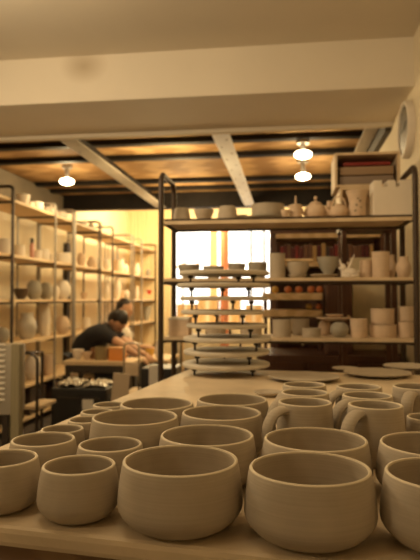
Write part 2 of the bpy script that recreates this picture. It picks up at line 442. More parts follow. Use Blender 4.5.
# ------------------------------------------------ mugs
def mug_prof(rr, h, th=.004):
    out = [(0, 0), (rr*.80, 0), (rr*.86, .002)]
    for i in range(1, 13):
        t = i/12
        r = rr*(.86 + .20*math.sin(min(1, t/.55)*PI/2)) if t < .55 else rr*(1.06 - .06*((t-.55)/.45)**1.5)
        out.append((r, h*t))
    lip = [(rr-th*.25, h+th*.3), (rr-th*.75, h+th*.3)]
    inn = [(max(r-th, .001), z-.0003) for r, z in reversed(out[3:]) if z > th*1.6] + [(rr*.7, th*1.4), (0, th*1.3)]
    return out+lip+inn
def mug(px, py, hw, label, ha, h=.084, s=1.0):
    p = rimpos(px, py, h); r = hw*mpp(p)
    def go(p):
        t = thing('clay_mug', (p.x, p.y, T+.0004), label, 'mug', 'unfired mugs on the workbench', rz=ha)
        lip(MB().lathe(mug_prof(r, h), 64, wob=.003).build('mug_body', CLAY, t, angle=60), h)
        pts = []; rad = []
        for i in range(15):
            a = i/14
            th_ = R(100) - R(205)*a
            cx = r + .003 + .029*math.cos(th_); cz = h*.52 + h*.39*math.sin(th_)
            if i == 0: cx = r-.001
            if i == 14: cx = r*1.02
            pts.append((cx, 0, cz)); rad.append(.0062 - .0014*a)
        MB().tube(pts, rad, 12, flat=1.85).build('handle', CLAY, t)
    JOBS.append([p.x, p.y, r*1.065, go])
HA = R(219)
mug(305, 402.5, 26.5, 'clay mug nearest the camera in the left row of mugs', HA)
mug(305, 393, 23.5, 'clay mug in the middle of the left row of mugs', HA)
mug(304.5, 385, 21.3, 'clay mug farthest back in the left row of mugs', R(228))
mug(375, 405, 26.5, 'clay mug nearest the camera in the right row of mugs', HA+R(9))
mug(367.5, 396, 24.5, 'clay mug in the middle of the right row of mugs', HA)
mug(359, 387, 22, 'clay mug farthest back in the right row of mugs', HA-R(5))
mug(419, 387, 25, 'clay mug cut off by the right edge, handle facing the camera', R(242))
bowl(431, 418, 23, .062, 1.06, 'small clay cup cut off at the right edge behind the second row', base=.8)

# ------------------------------------------------ plates and bats lying on the bench
def plate(px, py, hw, label, up=.012, name='clay_plate', cat='plate', m=None):
    p = PZ(px, py, T+up); r = hw*mpp(p)
    pr = [(0, 0), (r*.62, 0), (r*.66, .002), (r, up-.001), (r-.001, up+.0015), (r-.006, up+.0005), (r*.66, .0055), (0, .005)]
    def go(p):
        tag(MB().lathe(pr, 64).build(name, m or CLAY, loc=(p.x, p.y, T+.0004)), label, cat, 'flat ware at the back of the workbench')
    JOBS.append([p.x, p.y, r, go])
plate(304, 376, 35, 'broad shallow clay plate lying between the bat stack and mugs')
plate(268, 392, 14, 'small clay saucer beside the handles of the left mugs', up=.010, name='clay_saucer', cat='saucer')
plate(377, 372, 33, 'broad shallow clay plate at the far right of the bench')
plate(408, 365.8, 24, 'clay plate cut off by the right edge at the bench end', up=.010)
plate(345, 368, 13, 'small clay plate at the bench end between the two broad plates', up=.008)

relax()
# ------------------------------------------------ stack of round bats on props
SX = PZ(226, 373.5, T); sm = mpp(SX)
NUM = ('topmost', 'second', 'third', 'fourth', 'fifth', 'sixth', 'seventh', 'lowest')
lev = [(224, 273, 45), (223.5, 285.2, 46.5), (224, 298, 44), (222.5, 311.5, 41.5), (227, 325, 40.5), (227.5, 338, 44), (226.5, 351, 43), (226, 363.5, 43.5)]
prevz = T
base_z = []
for i in range(7, -1, -1):
    px, py, hw = lev[i]
    pc = PY(px, py, SX.y)
    topz = pc.z+.005; r = hw*mpp(pc)
    base_z.append((i, pc.x, topz, r))
zprev = T+.0004
for (i, cx, topz, r) in base_z:
    th = .013
    bot = topz-th
    pb_ = zprev+.0004
    # props
    jt = (i*37) % 23-11
    for k, a in enumerate((R(212+jt), R(322-jt), R(92+jt*2))):
        qx, qy = cx + math.cos(a)*r*.76, SX.y + math.sin(a)*r*.76
        hh = bot-.0004-pb_
        m_ = MB().cyl((0, 0, 0), (0, 0, hh-.004), .0036, seg=12).cyl((0, 0, hh-.010), (0, 0, hh), .0085, .0085, 14)
        lb = 'small dark prop under the %s round bat, %s one' % (NUM[i], ('front left', 'front right', 'rear')[k])
        tag(m_.build('kiln_prop', PROPM, loc=(qx, qy, pb_)), lb, 'kiln prop', 'props between the round bats')
    pr = [(0, 0), (r-.004, 0), (r, .003), (r, th-.003), (r-.004, th), (0, th)]
    tag(MB().lathe(pr, 64).build('round_bat', BATM, loc=(cx, SX.y, bot)),
        'pale round plaster bat, %s in the propped stack on the bench' % NUM[i], 'bat', 'round bats stacked on props')
    zprev = topz
# ================================================================== RACK BEHIND THE BENCH
RY0, RY1 = 2.5, 2.79
XL = PY(161, 250, RY0).x; XRR = PY(416, 250, RY0).x
rack = thing('ware_rack', ((XL+XRR)/2, (RY0+RY1)/2, 0), 'dark metal rack with three laden shelves behind the bench', 'rack')
cxr, cyr = (XL+XRR)/2, (RY0+RY1)/2
ZT = PY(161, 173, RY0).z
for X in (XL, XRR):
    rr_ = .05
    pts = [(X-cxr, RY0-cyr, 0), (X-cxr, RY0-cyr, ZT-rr_)]
    for k in range(1, 6):
        a = PI - k*PI/12
        pts.append((X-cxr, RY0-cyr+rr_+rr_*math.cos(a), ZT-rr_+rr_*math.sin(a)))
    for k in range(0, 6):
        a = PI/2 - k*PI/12
        pts.append((X-cxr, RY1-cyr-rr_+rr_*math.cos(a), ZT-rr_+rr_*math.sin(a)))
    pts += [(X-cxr, RY1-cyr, ZT-rr_), (X-cxr, RY1-cyr, 0)]
    MB().tube(pts, .0125, 10).build('end_frame', RACKM, rack)
ZS = [H+.352, H+.0905, H-.166, H-.45, H-.80]
for i, z in enumerate(ZS):
    w_ = XRR-XL-.03
    b = MB().box((0, 0, z-.008), (w_, RY1-RY0-.03, .016)).build('shelf_board', SHELFW, rack, smooth=False)
    b = MB()
    b.box((0, -(RY1-RY0)/2, z-.019 if i else z-.004), (w_, .012, .010 if i else .008))
    b.box((0, (RY1-RY0)/2, z-.014), (w_, .012, .020))
    for sx in (-1, 1): b.box((sx*(w_/2), 0, z-.022), (.012, RY1-RY0, .010))
    b.build('shelf_rail', RACKM, rack, smooth=False)
# front lips: pale wood on the two lower shelves
for z in ZS[1:3]:
    MB().box((0, -(RY1-RY0)/2-.008, z-.0065), (XRR-XL-.03, .006, .013)).build('lip_or_lit_strip', SHELFW, rack, smooth=False)

z = ZS[0]
MB().box((0, -(RY1-RY0)/2-.002, z-.0165), (XRR-XL-.03, .006, .015)).build('lip_or_lit_strip', SHELFW, rack, smooth=False)  # added pale strip standing in for the lit underside of the top shelf

def lat(prof, mt, loc, name, label, cat, group, seg=40, wob=.0):
    return tag(MB().lathe(prof, seg, wob=wob).build(name, mt, loc=loc, rz=random.random()*6, angle=50), label, cat, group)
def P_cyl(r, h, th=.004, fl=1.0, foot=.96):
    o = [(0, 0), (r*foot, 0), (r*foot*1.02, .003), (r*fl*.99, h*.5), (r*fl, h), (r*fl-th, h), (r*foot-th, th), (0, th)]
    return o
def P_inv(r, h):      # upturned cup: closed narrow top
    return [(0, 0), (r, 0), (r*.97, h*.25), (r*.86, h*.75), (r*.78, h*.96), (r*.72, h), (r*.6, h*1.0), (r*.58, h*.95), (0, h*.95)]
def P_ball(r, h, mouth=.45):
    pts = [(0, 0), (r*.5, 0)]
    for k in range(1, 12):
        t = k/12; a = -PI/2*.72 + t*(PI/2*.72+PI/2*.70)
        pts.append((r*math.cos(a), h*.5+h*.5*math.sin(a)/math.sin(PI/2*.72)))
    pts = [(a, max(0, c)) for a, c in pts]
    pts += [(r*mouth, h*.97), (r*mouth, h), (r*mouth-.004, h), (r*mouth-.005, h*.9), (0, h*.85)]
    return pts
def P_bowl(r, h, th=.004, foot=.45):
    return [(0, 0), (r*foot, 0), (r*foot, .004), (r*.80, h*.4), (r*.95, h*.75), (r, h), (r-th, h), (r*.9-th, h*.7), (r*.72, h*.36), (r*.3, th+.004), (0, th+.004)]
def P_vase(r, h):
    return [(0, 0), (r*.60, 0), (r*.72, h*.12), (r*.78, h*.35), (r*.70, h*.55), (r*.80, h*.75), (r, h), (r-.004, h), (r*.74, h*.72), (r*.6, h*.5), (r*.6, h*.1), (0, h*.08)]
def P_neck(r, h):
    return [(0, 0), (r*.55, 0), (r*.8, h*.15), (r, h*.42), (r*.9, h*.65), (r*.6, h*.82), (r*.62, h), (r*.62-.004, h), (r*.5, h*.82), (0, h*.7)]
PF = dict(cyl=P_cyl, inv=P_inv, ball=P_ball, bowl=P_bowl, vase=P_vase, neck=P_neck,
          flare=lambda r, h: P_cyl(r, h, fl=1.0, foot=.72), dish=lambda r, h: P_cyl(r, h, foot=.95),
          plate=lambda r, h: [(0, 0), (r*.6, 0), (r, h*.8), (r, h), (r*.94, h), (r*.6, h*.5), (0, h*.5)])
def rackpos(px, Y, z): 
    p = PY(px, 290, Y); return Vector((p.x, Y, z+.0006))
def rware(px0, px1, hpx, shelf, kind, name, label, cat, Y=2.60, mt=BISQ, lift=0):
    p = rackpos((px0+px1)/2, Y, ZS[shelf]+lift); k = mpp(p)
    grp = ('pots on the top rack shelf', 'pots on the middle rack shelf', 'pots on the lower rack shelf')[shelf]
    return lat(PF[kind]((px1-px0)/2*k, hpx*k), mt, p, name, label, cat, grp)
# top shelf
rware(172.5, 190.5, 13.5, 0, 'inv', 'clay_cup', 'upturned cup, first from the left post on the top rack shelf', 'cup', mt=CLAY)
rware(194, 214, 11.5, 0, 'bowl', 'clay_bowl', 'small open bowl, second from the left on the top rack shelf', 'bowl', mt=CLAY)
rware(217, 238, 14.5, 0, 'inv', 'clay_cup', 'upturned cup, third from the left on the top rack shelf', 'cup', mt=CLAY)
rware(236, 248, 7, 0, 'bowl', 'clay_bowl', 'tiny low bowl between upturned cup and big dish on top shelf', 'bowl', Y=2.66, mt=CLAY)
rware(244, 290, 4.0, 0, 'plate', 'round_board', 'flat round board carrying the big dish on the top rack shelf', 'board', Y=2.64, mt=CLAYG)
rware(251.5, 284.5, 12.5, 0, 'dish', 'clay_dish', 'big low round dish on a round board, top rack shelf', 'dish', Y=2.64, mt=CLAY, lift=4.0*2.64/580)

def teapot(px, Y, shelf, r_px, h_px, label, loop=False, side=1, mt=BISQ, knob=True, spout=True, grp='pots on the top rack shelf', name='teapot', cat='teapot'):
    p = rackpos(px, Y, ZS[shelf]); k = mpp(p); r = r_px*k; h = h_px*k
    t = thing(name, p, label, cat, grp)
    MB().lathe(P_ball(r, h, .5), 36).build('pot_body', mt, t)
    lid = MB().lathe([(0, h*.98), (r*.55, h*.98), (r*.5, h*1.06), (r*.2, h*1.14), (0, h*1.15)], 28).build('lid', mt, t)
    if knob: MB().cyl((0, 0, h*1.12), (0, 0, h*1.3), r*.07, r*.07, 10).ball((0, 0, h*1.36), (r*.16, r*.16, h*.12), 12).build('knob', mt, lid)
    if spout: MB().tube([(side*r*.85, 0, h*.35), (side*r*1.15, 0, h*.5), (side*r*1.3, 0, h*.75), (side*r*1.42, 0, h*.98)], [r*.2, r*.15, r*.10, r*.08], 10).build('spout', mt, t)
    if loop:
        MB().tube([(math.cos(a)*r*.75, 0, h*.85+math.sin(a)*h*.85) for a in [PI*i/12 for i in range(13)]], r*.08, 8).build('handle', mt, t)
    else:
        MB().tube([(-side*(r*.9+math.sin(a)*r*.45), 0, h*.5+math.cos(a)*h*.32) for a in [PI*i/10 for i in range(11)]], r*.08, 8).build('handle', mt, t)
    return t
# tall-knobbed jar
p = rackpos(296, 2.6, ZS[0]); k = mpp(p)
t = thing('lidded_jar', p, 'lidded jar with a tall thin knob on the top rack shelf', 'jar', 'pots on the top rack shelf')
MB().lathe(P_cyl(6.3*k, 13*k), 32).build('jar_body', BISQ, t)
ld = MB().lathe([(0, 13*k), (6.8*k, 13*k), (6.5*k, 14.5*k), (2*k, 16*k), (0, 16*k)], 28).build('lid', BISQ, t)
MB().cyl((0, 0, 15.5*k), (0, 0, 24*k), 1.1*k, .8*k, 10).build('knob', BISQ, ld)
teapot(316, 2.63, 0, 11, 16.5, 'wide teapot with round knob beside the tall-knobbed jar', side=-1)
rware(281, 290, 9, 0, 'bowl', 'clay_bowl', 'tiny bowl right of the big dish on the top rack shelf', 'bowl', Y=2.57)
p = rackpos(339.5, 2.58, ZS[0])
teapot(339.5, 2.58, 0, 9, 13, 'squat teapot with arched loop handle on the top rack shelf', loop=True, side=-1, knob=False)
rware(326, 334, 21, 0, 'neck', 'clay_bottle', 'slim bottle between the two teapots on the top rack shelf', 'bottle', Y=2.70)
# pierced vase
p = rackpos(358, 2.58, ZS[0]); k = mpp(p)
t = thing('pierced_vase', p, 'flared vase with leaf-shaped piercings beside the white notched block', 'vase', 'pots on the top rack shelf')
MB().lathe(P_vase(11*k, 27*k), 40).build('vase_body', BISQ, t)
b = MB()
for (dx, dz, rt) in ((-1.5, 12, .6), (1.8, 16, -.7), (2.2, 9.5, .5), (-2.6, 6.5, -.5), (-.2, 18.5, .2)):
    yy = -math.sqrt(max(0, 8.1**2-dx**2))*k
    b.ball((dx*k, yy, dz*k), (1.4*k, .6*k, .7*k), 10, rot=Matrix.Rotation(rt, 4, 'Y'))
b.build('piercing', PROPM, t)
# notched plaster block
p = rackpos(391, 2.60, ZS[0]); k = mpp(p)
W_, H_ = 36*k, 36*k
b = MB(); b.box((0, 0, (H_-6.5*k)/2), (W_, .10, H_-6.5*k), bev=.002)
for cx_, ww in ((-14, 8), (-.6, 7.6), (12.6, 10.8)): b.box((cx_*k, 0, H_-3.5*k), (ww*k, .0995, 7*k), bev=.002)
tag(b.build('plaster_mould', PLASTER, loc=p, rz=R(2), smooth=False), 'white block with two square notches in its top, top shelf right end', 'mould')
# middle shelf
mid_items = [
 (178, 200, 15, 'bowl', 'clay_bowl', 'low bowl at the left end of the middle rack shelf', 'bowl', 2.70, CLAYG),
 (203, 224, 13, 'bowl', 'clay_bowl', 'low bowl left of centre behind the bat stack, middle shelf', 'bowl', 2.66, CLAYG),
 (228, 246, 16, 'bowl', 'clay_bowl', 'deep bowl above the bat stack on the middle rack shelf', 'bowl', 2.70, CLAYG),
 (248, 267, 17, 'flare', 'clay_pot', 'flared pot left of the plain cylinder on the middle shelf', 'pot', 2.68, CLAYG),
 (269.5, 285.5, 25, 'cyl', 'clay_cylinder', 'tall plain cylinder in the middle of the middle shelf', 'vase', 2.59, CLAY),
 (288, 307, 4, 'plate', 'clay_saucer', 'saucer under the flared bowl on the middle shelf', 'saucer', 2.60, CLAY),
 (310, 338, 4, 'plate', 'clay_plate', 'wider plate under the grey bowl on the middle shelf', 'plate', 2.61, CLAY),
 (360, 373, 18, 'cyl', 'clay_cup', 'straight pale cup between figurine and tall cylinder, middle shelf', 'cup', 2.62, BISQ),
 (372.5, 389.5, 26, 'cyl', 'clay_cylinder', 'tall pale cylinder toward the right end of the middle shelf', 'vase', 2.57, BISQ),
 (396, 411.5, 21, 'neck', 'clay_vase', 'round-shouldered vase at the right end of the middle shelf', 'vase', 2.57, BISQ),
 (388.5, 396, 24, 'neck', 'clay_bottle', 'thin pale bottle behind the round-shouldered vase, middle shelf', 'bottle', 2.70, BISQ)]
for (a, b_, hh, kd, nm, lb, ct, Y, mt) in mid_items: rware(a, b_, hh, 1, kd, nm, lb, ct, Y, mt)
rware(287, 309, 12, 1, 'flare', 'clay_bowl', 'flared bowl on a saucer right of the plain cylinder, middle shelf', 'bowl', 2.60, CLAY, lift=.019)
rware(317.5, 339, 17, 1, 'bowl', 'clay_bowl', 'deep grey bowl on a wide plate, middle rack shelf', 'bowl', 2.61, CLAYG, lift=.019)
p = rackpos(298, 2.62, ZS[1]+.019+12*2.6/580+.0005)
tag(MB().box((0, 0, .007), (.135, .09, .012), bev=.003).build('wooden_board', TANW, loc=p, smooth=False), 'thin wooden board laid across the flared bowl', 'board')
# horned figurine
p = rackpos(349.5, 2.58, ZS[1]); k = mpp(p); p.z += .35*k
t = thing('animal_figurine', p, 'small pale horned animal figurine lying on the middle shelf', 'figurine')
b = MB()
b.ball((0, 0, 5*k), (8.5*k, 4.5*k, 4.8*k), 20).ball((-6*k, -.5*k, 9.5*k), (3.2*k, 3*k, 4.5*k), 16).ball((-8.5*k, -1.5*k, 9.5*k), (2.2*k, 1.8*k, 1.7*k), 12)
b.tube([(-8*k, -3*k, 2*k), (-5*k, -5*k, 1.4*k), (0, -5.5*k, 1.3*k)], 1.4*k, 8).tube([(8*k, -2*k, 3*k), (5*k, -5*k, 1.5*k), (1*k, -5.5*k, 1.3*k)], 1.5*k, 8)
b.ball((9*k, 0, 6.5*k), (1.6*k, 1.6*k, 1.2*k), 10)
b.build('figurine_body', PLASTER, t)
MB().tube([(-7.5*k, 0, 12.5*k), (-8.8*k, 0, 15.5*k), (-9.3*k, 0, 19*k)], [1.5*k, 1.1*k, .6*k], 8).build('horn', PLASTER, t)
MB().tube([(-1.5*k, 0, 8.5*k), (1.2*k, 0, 13*k), (2.8*k, 0, 18*k), (5*k, 0, 23*k)], [1.7*k, 1.4*k, 1.0*k, .5*k], 8).build('horn', PLASTER, t)
MB().tube([(1*k, 0, 13*k), (-2.2*k, 0, 15*k)], [1.0*k, .5*k], 8).build('horn', PLASTER, t)
# lower shelf
low_items = [
 (272.5, 291, 17, 'cyl', 'clay_cylinder', 'squat grey cylinder right of the bat stack, lower shelf', 'pot', 2.59, CLAY),
 (290, 309, 16, 'flare', 'clay_bowl', 'grey flared bowl behind the small bowl, lower shelf', 'bowl', 2.72, CLAY),
 (302, 320.5, 9, 'dish', 'clay_bowl', 'small low grey bowl in front on the lower shelf', 'bowl', 2.56, CLAY),
 (330, 348.5, 15, 'ball', 'clay_pot', 'round grey pot carrying a flat plate on the lower shelf', 'pot', 2.58, CLAYG),
 (318, 331, 15, 'ball', 'clay_pot', 'pale round pot left of the round grey pot, lower shelf', 'pot', 2.70, BISQ),
 (350, 367, 18.5, 'cyl', 'clay_cylinder', 'plain pale cylinder right of the round grey pot, lower shelf', 'pot', 2.58, BISQ),
 (369, 396, 12.5, 'dish', 'clay_dish', 'wide pale dish, lower one of the pair on the lower shelf', 'dish', 2.61, BISQ),
 (397.5, 413.5, 15.5, 'cyl', 'clay_cup', 'pale cylinder cup, lower one of the pair by the right post', 'cup', 2.60, BISQ),
 (240, 262, 13, 'dish', 'clay_bowl', 'straight-sided bowl seen through the bat stack, lower shelf', 'bowl', 2.62, CLAY),
 (205, 226, 12, 'dish', 'clay_bowl', 'straight-sided bowl behind the left half of the bat stack', 'bowl', 2.64, CLAY)]
for (a, b_, hh, kd, nm, lb, ct, Y, mt) in low_items: rware(a, b_, hh, 2, kd, nm, lb, ct, Y, mt)
kk = 2.6/580
rware(371, 394, 15.5, 2, 'dish', 'clay_jar', 'wide pale jar stacked on the wide dish, lower shelf', 'jar', 2.61, BISQ, lift=12.6*kk)
rware(399, 413, 14.5, 2, 'cyl', 'clay_cup', 'pale cylinder cup, upper one of the pair by the right post', 'cup', 2.60, BISQ, lift=15.7*kk)
rware(316, 351, 3.2, 2, 'plate', 'clay_plate', 'flat plate balanced on the round grey pot, lower shelf', 'plate', 2.64, BISQ, lift=15.4*kk)
rware(325, 343, 3.0, 2, 'plate', 'clay_saucer', 'small saucer on the flat plate above the round grey pot', 'saucer', 2.64, BISQ, lift=18.8*kk)
p = rackpos(180.5, 2.6, ZS[2]); k = mpp(p)
t = thing('cardboard_box', p, 'pale box at the left end of the lower rack shelf', 'box')
MB().box((0, 0, 8.5*k), (20*k, .10, 17*k), bev=.002).build('box_body', BISQ, t, smooth=False)
MB().box((0, 0, 17*k), (21*k, .105, 2.4*k), bev=.002).build('lid', PAPER, t, smooth=False)

# ================================================================== WALL CLOCK
dcl = PY(405.5, 130, 3.30)
ck = thing('wall_clock', (XR, dcl.y, dcl.z), 'round white wall clock seen nearly edge-on on right wall', 'clock')
Mx = Matrix.Rotation(-PI/2, 4, 'Y')
rc = .157
MB().lathe([(0, 0), (rc, 0), (rc, .030), (rc-.006, .038), (rc-.018, .038), (rc-.024, .026), (0, .022)], 56, M=Mx).build('case', PLASTER, ck)
fd = MB().lathe([(0, .0225), (rc-.024, .0265), (rc-.024, .029), (0, .029)], 48, M=Mx).build('dial', mat('clock_dial', (.13, .115, .09), .4), ck)
b = MB()
for k in range(12):
    a = k*PI/6; b.box((-.0300, math.sin(a)*(rc-.036), math.cos(a)*(rc-.036)), (.002, .004, .014), rx=-a)
b.build('hour_marks', BLACK, fd, smooth=False)
for ln, a, wd in ((.065, R(-60), .008), (.095, R(85), .005)):
    MB().box((-.0320, math.sin(a)*ln/2, math.cos(a)*ln/2), (.002, wd, ln), rx=-a).build('hand', BLACK, fd, smooth=False)

# ================================================================== CUPBOARDS BEHIND THE RACK
xa = PY(269, 300, 4.2).x
cup = thing('wooden_cupboard', ((xa+XR)/2, 4.45, 0), 'tall dark brown cupboard behind the rack against the right wall', 'cupboard')
w_ = XR-xa-.01; hc = PY(300, 222, 4.2).z
MB().box((0, .01, hc/2), (w_, .46, hc), bev=.004).build('carcass', DARKW, cup, smooth=False)
for sx in (-1, 0, 1):
    dr = MB().box((sx*w_/3, -.231, hc/2+.03), (w_/3-.02, .022, hc-.12), bev=.004).build('door', DARKW, cup, smooth=False)
    MB().cyl((sx*w_/3+.10, -.243, hc*.5), (sx*w_/3+.10, -.265, hc*.5), .010, seg=12).build('knob', TANW, dr)
# open display shelf with oranges
ya = 3.45
dsx0, dsx1 = PY(262, 300, ya).x, PY(323, 300, ya).x
dz1 = PY(295, 293, ya).z; dz2 = PY(295, 310, ya).z
ds = thing('display_shelf', ((dsx0+dsx1)/2, ya+.15, 0), 'low wooden shelf carrying oranges behind the lower rack shelves', 'shelf')
wd = dsx1-dsx0
for z in (dz1, dz2): MB().box((0, 0, z-.0212), (wd, .26, .042), bev=.006).build('shelf_board', TANW, ds, smooth=False)
zlow = .88
for sx in (-1, 1): MB().box((sx*(wd/2-.012), .10, (dz1-.045+zlow)/2), (.02, .04, dz1-.045-zlow)).build('upright', DARKW, ds, smooth=False)
ORG = mat('orange_peel', (.45, .13, .03), .5, var=.1, scale=20, bump=.3, bscale=90)
YEL = mat('yellow_peel', (.50, .30, .06), .5, var=.1, scale=20)
def fruit(px, z, d, label, m, nm='orange', cat='fruit'):
    p = PY(px, 290, ya+.09); p.z = z
    t = thing(nm, p, label, cat, 'fruit on the display shelf')
    MB().lathe([(0, 0), (d*.25, d*.02), (d*.44, d*.2), (d*.5, d*.45), (d*.42, d*.76), (d*.2, d*.9), (0, d*.87)], 20).build('flesh', m, t)
    MB().cyl((0, 0, d*.86), (0, 0, d*1.0), .003, seg=8).build('stem', BENCHW, t)
for i, (px, c) in enumerate(((275, YEL), (288, ORG), (299, ORG), (311, ORG), (320, ORG))):
    fruit(px, dz1+.0006, .045, ('yellow fruit at the left end of the display shelf', 'orange second from left on the display shelf', 'orange in the middle of the display shelf', 'orange fourth from left on the display shelf', 'orange at the right end of the display shelf')[i], c, 'yellow_fruit' if c is YEL else 'orange')
for i, (px, c) in enumerate(((309, YEL), (319, ORG))):
    fruit(px, dz2+.0006, .042, ('yellow fruit on the lower board of the display shelf', 'orange on the lower board of the display shelf')[i], c, 'yellow_fruit' if c is YEL else 'orange')
# low dark sideboard below
sbx0, sbx1 = PY(258, 300, 3.35).x, XR-.02
sb = thing('sideboard', ((sbx0+sbx1)/2, 3.6, 0), 'low dark sideboard behind the rack under the oranges', 'cabinet')
w_ = sbx1-sbx0
MB().box((0, 0, .44), (w_, .5, .88), bev=.004).build('carcass', DARKW, sb, smooth=False)
for k in range(3):
    dr = MB().box(((k-1)*w_/3, -.258, .45), (w_/3-.02, .018, .78), bev=.004).build('door', DARKW, sb, smooth=False)
    MB().cyl(((k-1)*w_/3+.1, -.267, .60), ((k-1)*w_/3+.1, -.29, .60), .009, seg=12).build('knob', TANW, dr)
# tall narrow cabinet on the sideboard
p = PY(338, 300, 3.5); k = mpp(p)
t = thing('narrow_cabinet', (p.x, 3.55, .881), 'narrow dark red-brown cabinet standing right of the oranges', 'cabinet')
MB().box((0, 0, .22), (26*k, .25, .44), bev=.004).build('carcass', DARKW, t, smooth=False)
dr = MB().box((0, -.132, .22), (24*k, .015, .40), bev=.003).build('door', DARKW, t, smooth=False)
MB().cyl((.05, -.139, .22), (.05, -.16, .22), .008, seg=12).build('knob', TANW, dr)
# added board; the pale lit patch is put into its mottled colour
p = PY(377, 300, 3.75)
tag(MB().box((0, 0, .29), (.33, .02, .58), bev=.003).build('pale_board', mat('pale_board', (.72, .62, .42), .6, var=.25, scale=5), loc=(p.x, 3.76, .881), smooth=False),
    'added pale board coloured as the lit patch behind the stacked jars', 'board')
# books / red boxes row at the middle
p0 = PY(275, 300, 3.9).x
row = thing('book_shelf', (PY(328, 300, 3.9).x, 4.02, 0), 'dark shelf with red and brown books behind the middle rack shelf', 'shelf')
bw = PY(384, 300, 3.9).x-p0; zb = PY(300, 262, 3.9).z; ztop = PY(300, 238, 3.9).z
MB().box((0, 0, zb-.015), (bw, .24, .03)).build('shelf_board', TANW, row, smooth=False)
MB().box((0, 0, ztop+.015), (bw, .24, .03)).build('shelf_board', TANW, row, smooth=False)
for sx in (-1, 1): MB().box((sx*bw/2, 0, (ztop+.03)/2), (.025, .24, ztop+.03)).build('side_panel', DARKW, row, smooth=False)
xx = p0+.035; i = 0
ORD = ['first', 'second', 'third', 'fourth', 'fifth', 'sixth', 'seventh', 'eighth', 'ninth', 'tenth', 'eleventh', 'twelfth', 'thirteenth', 'fourteenth', 'fifteenth', 'sixteenth', 'seventeenth', 'eighteenth', 'nineteenth', 'twentieth', 'twenty-first', 'twenty-second', 'twenty-third', 'twenty-fourth', 'twenty-fifth', 'twenty-sixth', 'twenty-seventh', 'twenty-eighth', 'twenty-ninth', 'thirtieth', 'last', 'last', 'last', 'last']
BK = [RED, mat('brown_cover', (.16, .07, .035), .6), mat('dark_cover', (.05, .03, .025), .6), mat('maroon_cover', (.09, .012, .010), .6), mat('ochre_cover', (.4, .24, .09), .6)]
while xx < p0+bw-.075:
    tw = random.uniform(.018, .034); hh = random.uniform(.09, .125); mi = random.choice((0, 1, 1, 2, 3, 3, 4))
    t = thing('book', (xx+tw/2, 3.99, zb+.0012), '%s book standing %s on the shelf behind the middle rack level' % (('red', 'brown', 'black', 'maroon', 'ochre')[mi], ORD[i]+' from the left'), 'book', 'books behind the rack')
    MB().box((0, -.0, hh/2), (tw*.9, .12, hh), bev=.002).build('cover', BK[mi], t, smooth=False)
    MB().box((0, .002, hh/2+.001), (tw*.72, .121, hh)).build('pages', PAPER, t, smooth=False)
    xx += tw+.001; i += 1
# wooden crates on the top right
def crate(px0, px1, py0, py1, Y, dep, label, fill, rz=0):
    a = PY(px0, py1, Y); c = PY(px1, py0, Y); ww = c.x-a.x; hh = c.z-a.z
    t = thing('wooden_crate', ((a.x+c.x)/2, Y+dep/2, a.z), label, 'crate', 'crates above the rack', rz=rz)
    e = .012
    MB().box((0, 0, e/2), (ww, dep, e)).build('bottom_panel', SHELFW, t, smooth=False)
    MB().box((0, 0, hh-e/2), (ww, dep, e)).build('top_panel', SHELFW, t, smooth=False)
    for s_ in (-1, 1): MB().box((s_*(ww/2-e/2), 0, hh/2), (e, dep, hh-2*e)).build('side_panel', SHELFW, t, smooth=False)
    MB().box((0, dep/2-e/2, hh/2), (ww-2*e, e, hh-2*e)).build('back_panel', DARKW if fill else SHELFW, t, smooth=False)
    return t, ww, hh, a
t, ww, hh, a = crate(340, 398, 186, 226, 2.93, .22, 'lower wooden crate behind the pierced vase, above the rack', 0)
zb2 = t.location.z
st = thing('side_shelf', (t.location.x, 3.04, 0), 'dark upright stand carrying the crates behind the rack', 'stand')
for s_ in (-1, 1):
    for q in (-1, 1): MB().box((s_*(ww/2-.02), q*.09, (zb2-.02)/2), (.025, .025, zb2-.02)).build('leg', DARKW, st, smooth=False)
MB().box((0, 0, zb2-.0105), (ww, .22, .019)).build('shelf_board', DARKW, st, smooth=False)
t2, ww2, hh2, a2 = crate(335, 400, 149, 185.5, 2.93, .24, 'upper wooden crate holding folded red cloth, above the rack', 1, rz=R(0))
t2.location.z = zb2+hh+.001
for j, (mt, lb) in enumerate(((mat('grey_folder', (.24, .18, .14), .6), 'grey-brown folded cloth at the bottom of the upper crate'),
                              (mat('brown_folder', (.30, .20, .12), .6), 'brown folded cloth in the middle of the upper crate'), (RED, 'red folded cloth on top inside the upper crate'))):
    hq = (.048, .046, .022)[j]; z0_ = (0, .049, .096)[j]
    b = MB().box((0, 0, hq/2), (ww2-.05-.03*(j==2), .19, hq-.002), bev=.009)
    tag(b.build('folded_cloth', mt, loc=(t2.location.x, t2.location.y-.005, t2.location.z+.0128+z0_), rz=R(j-1)), lb, 'cloth', 'folded cloths in the upper crate')
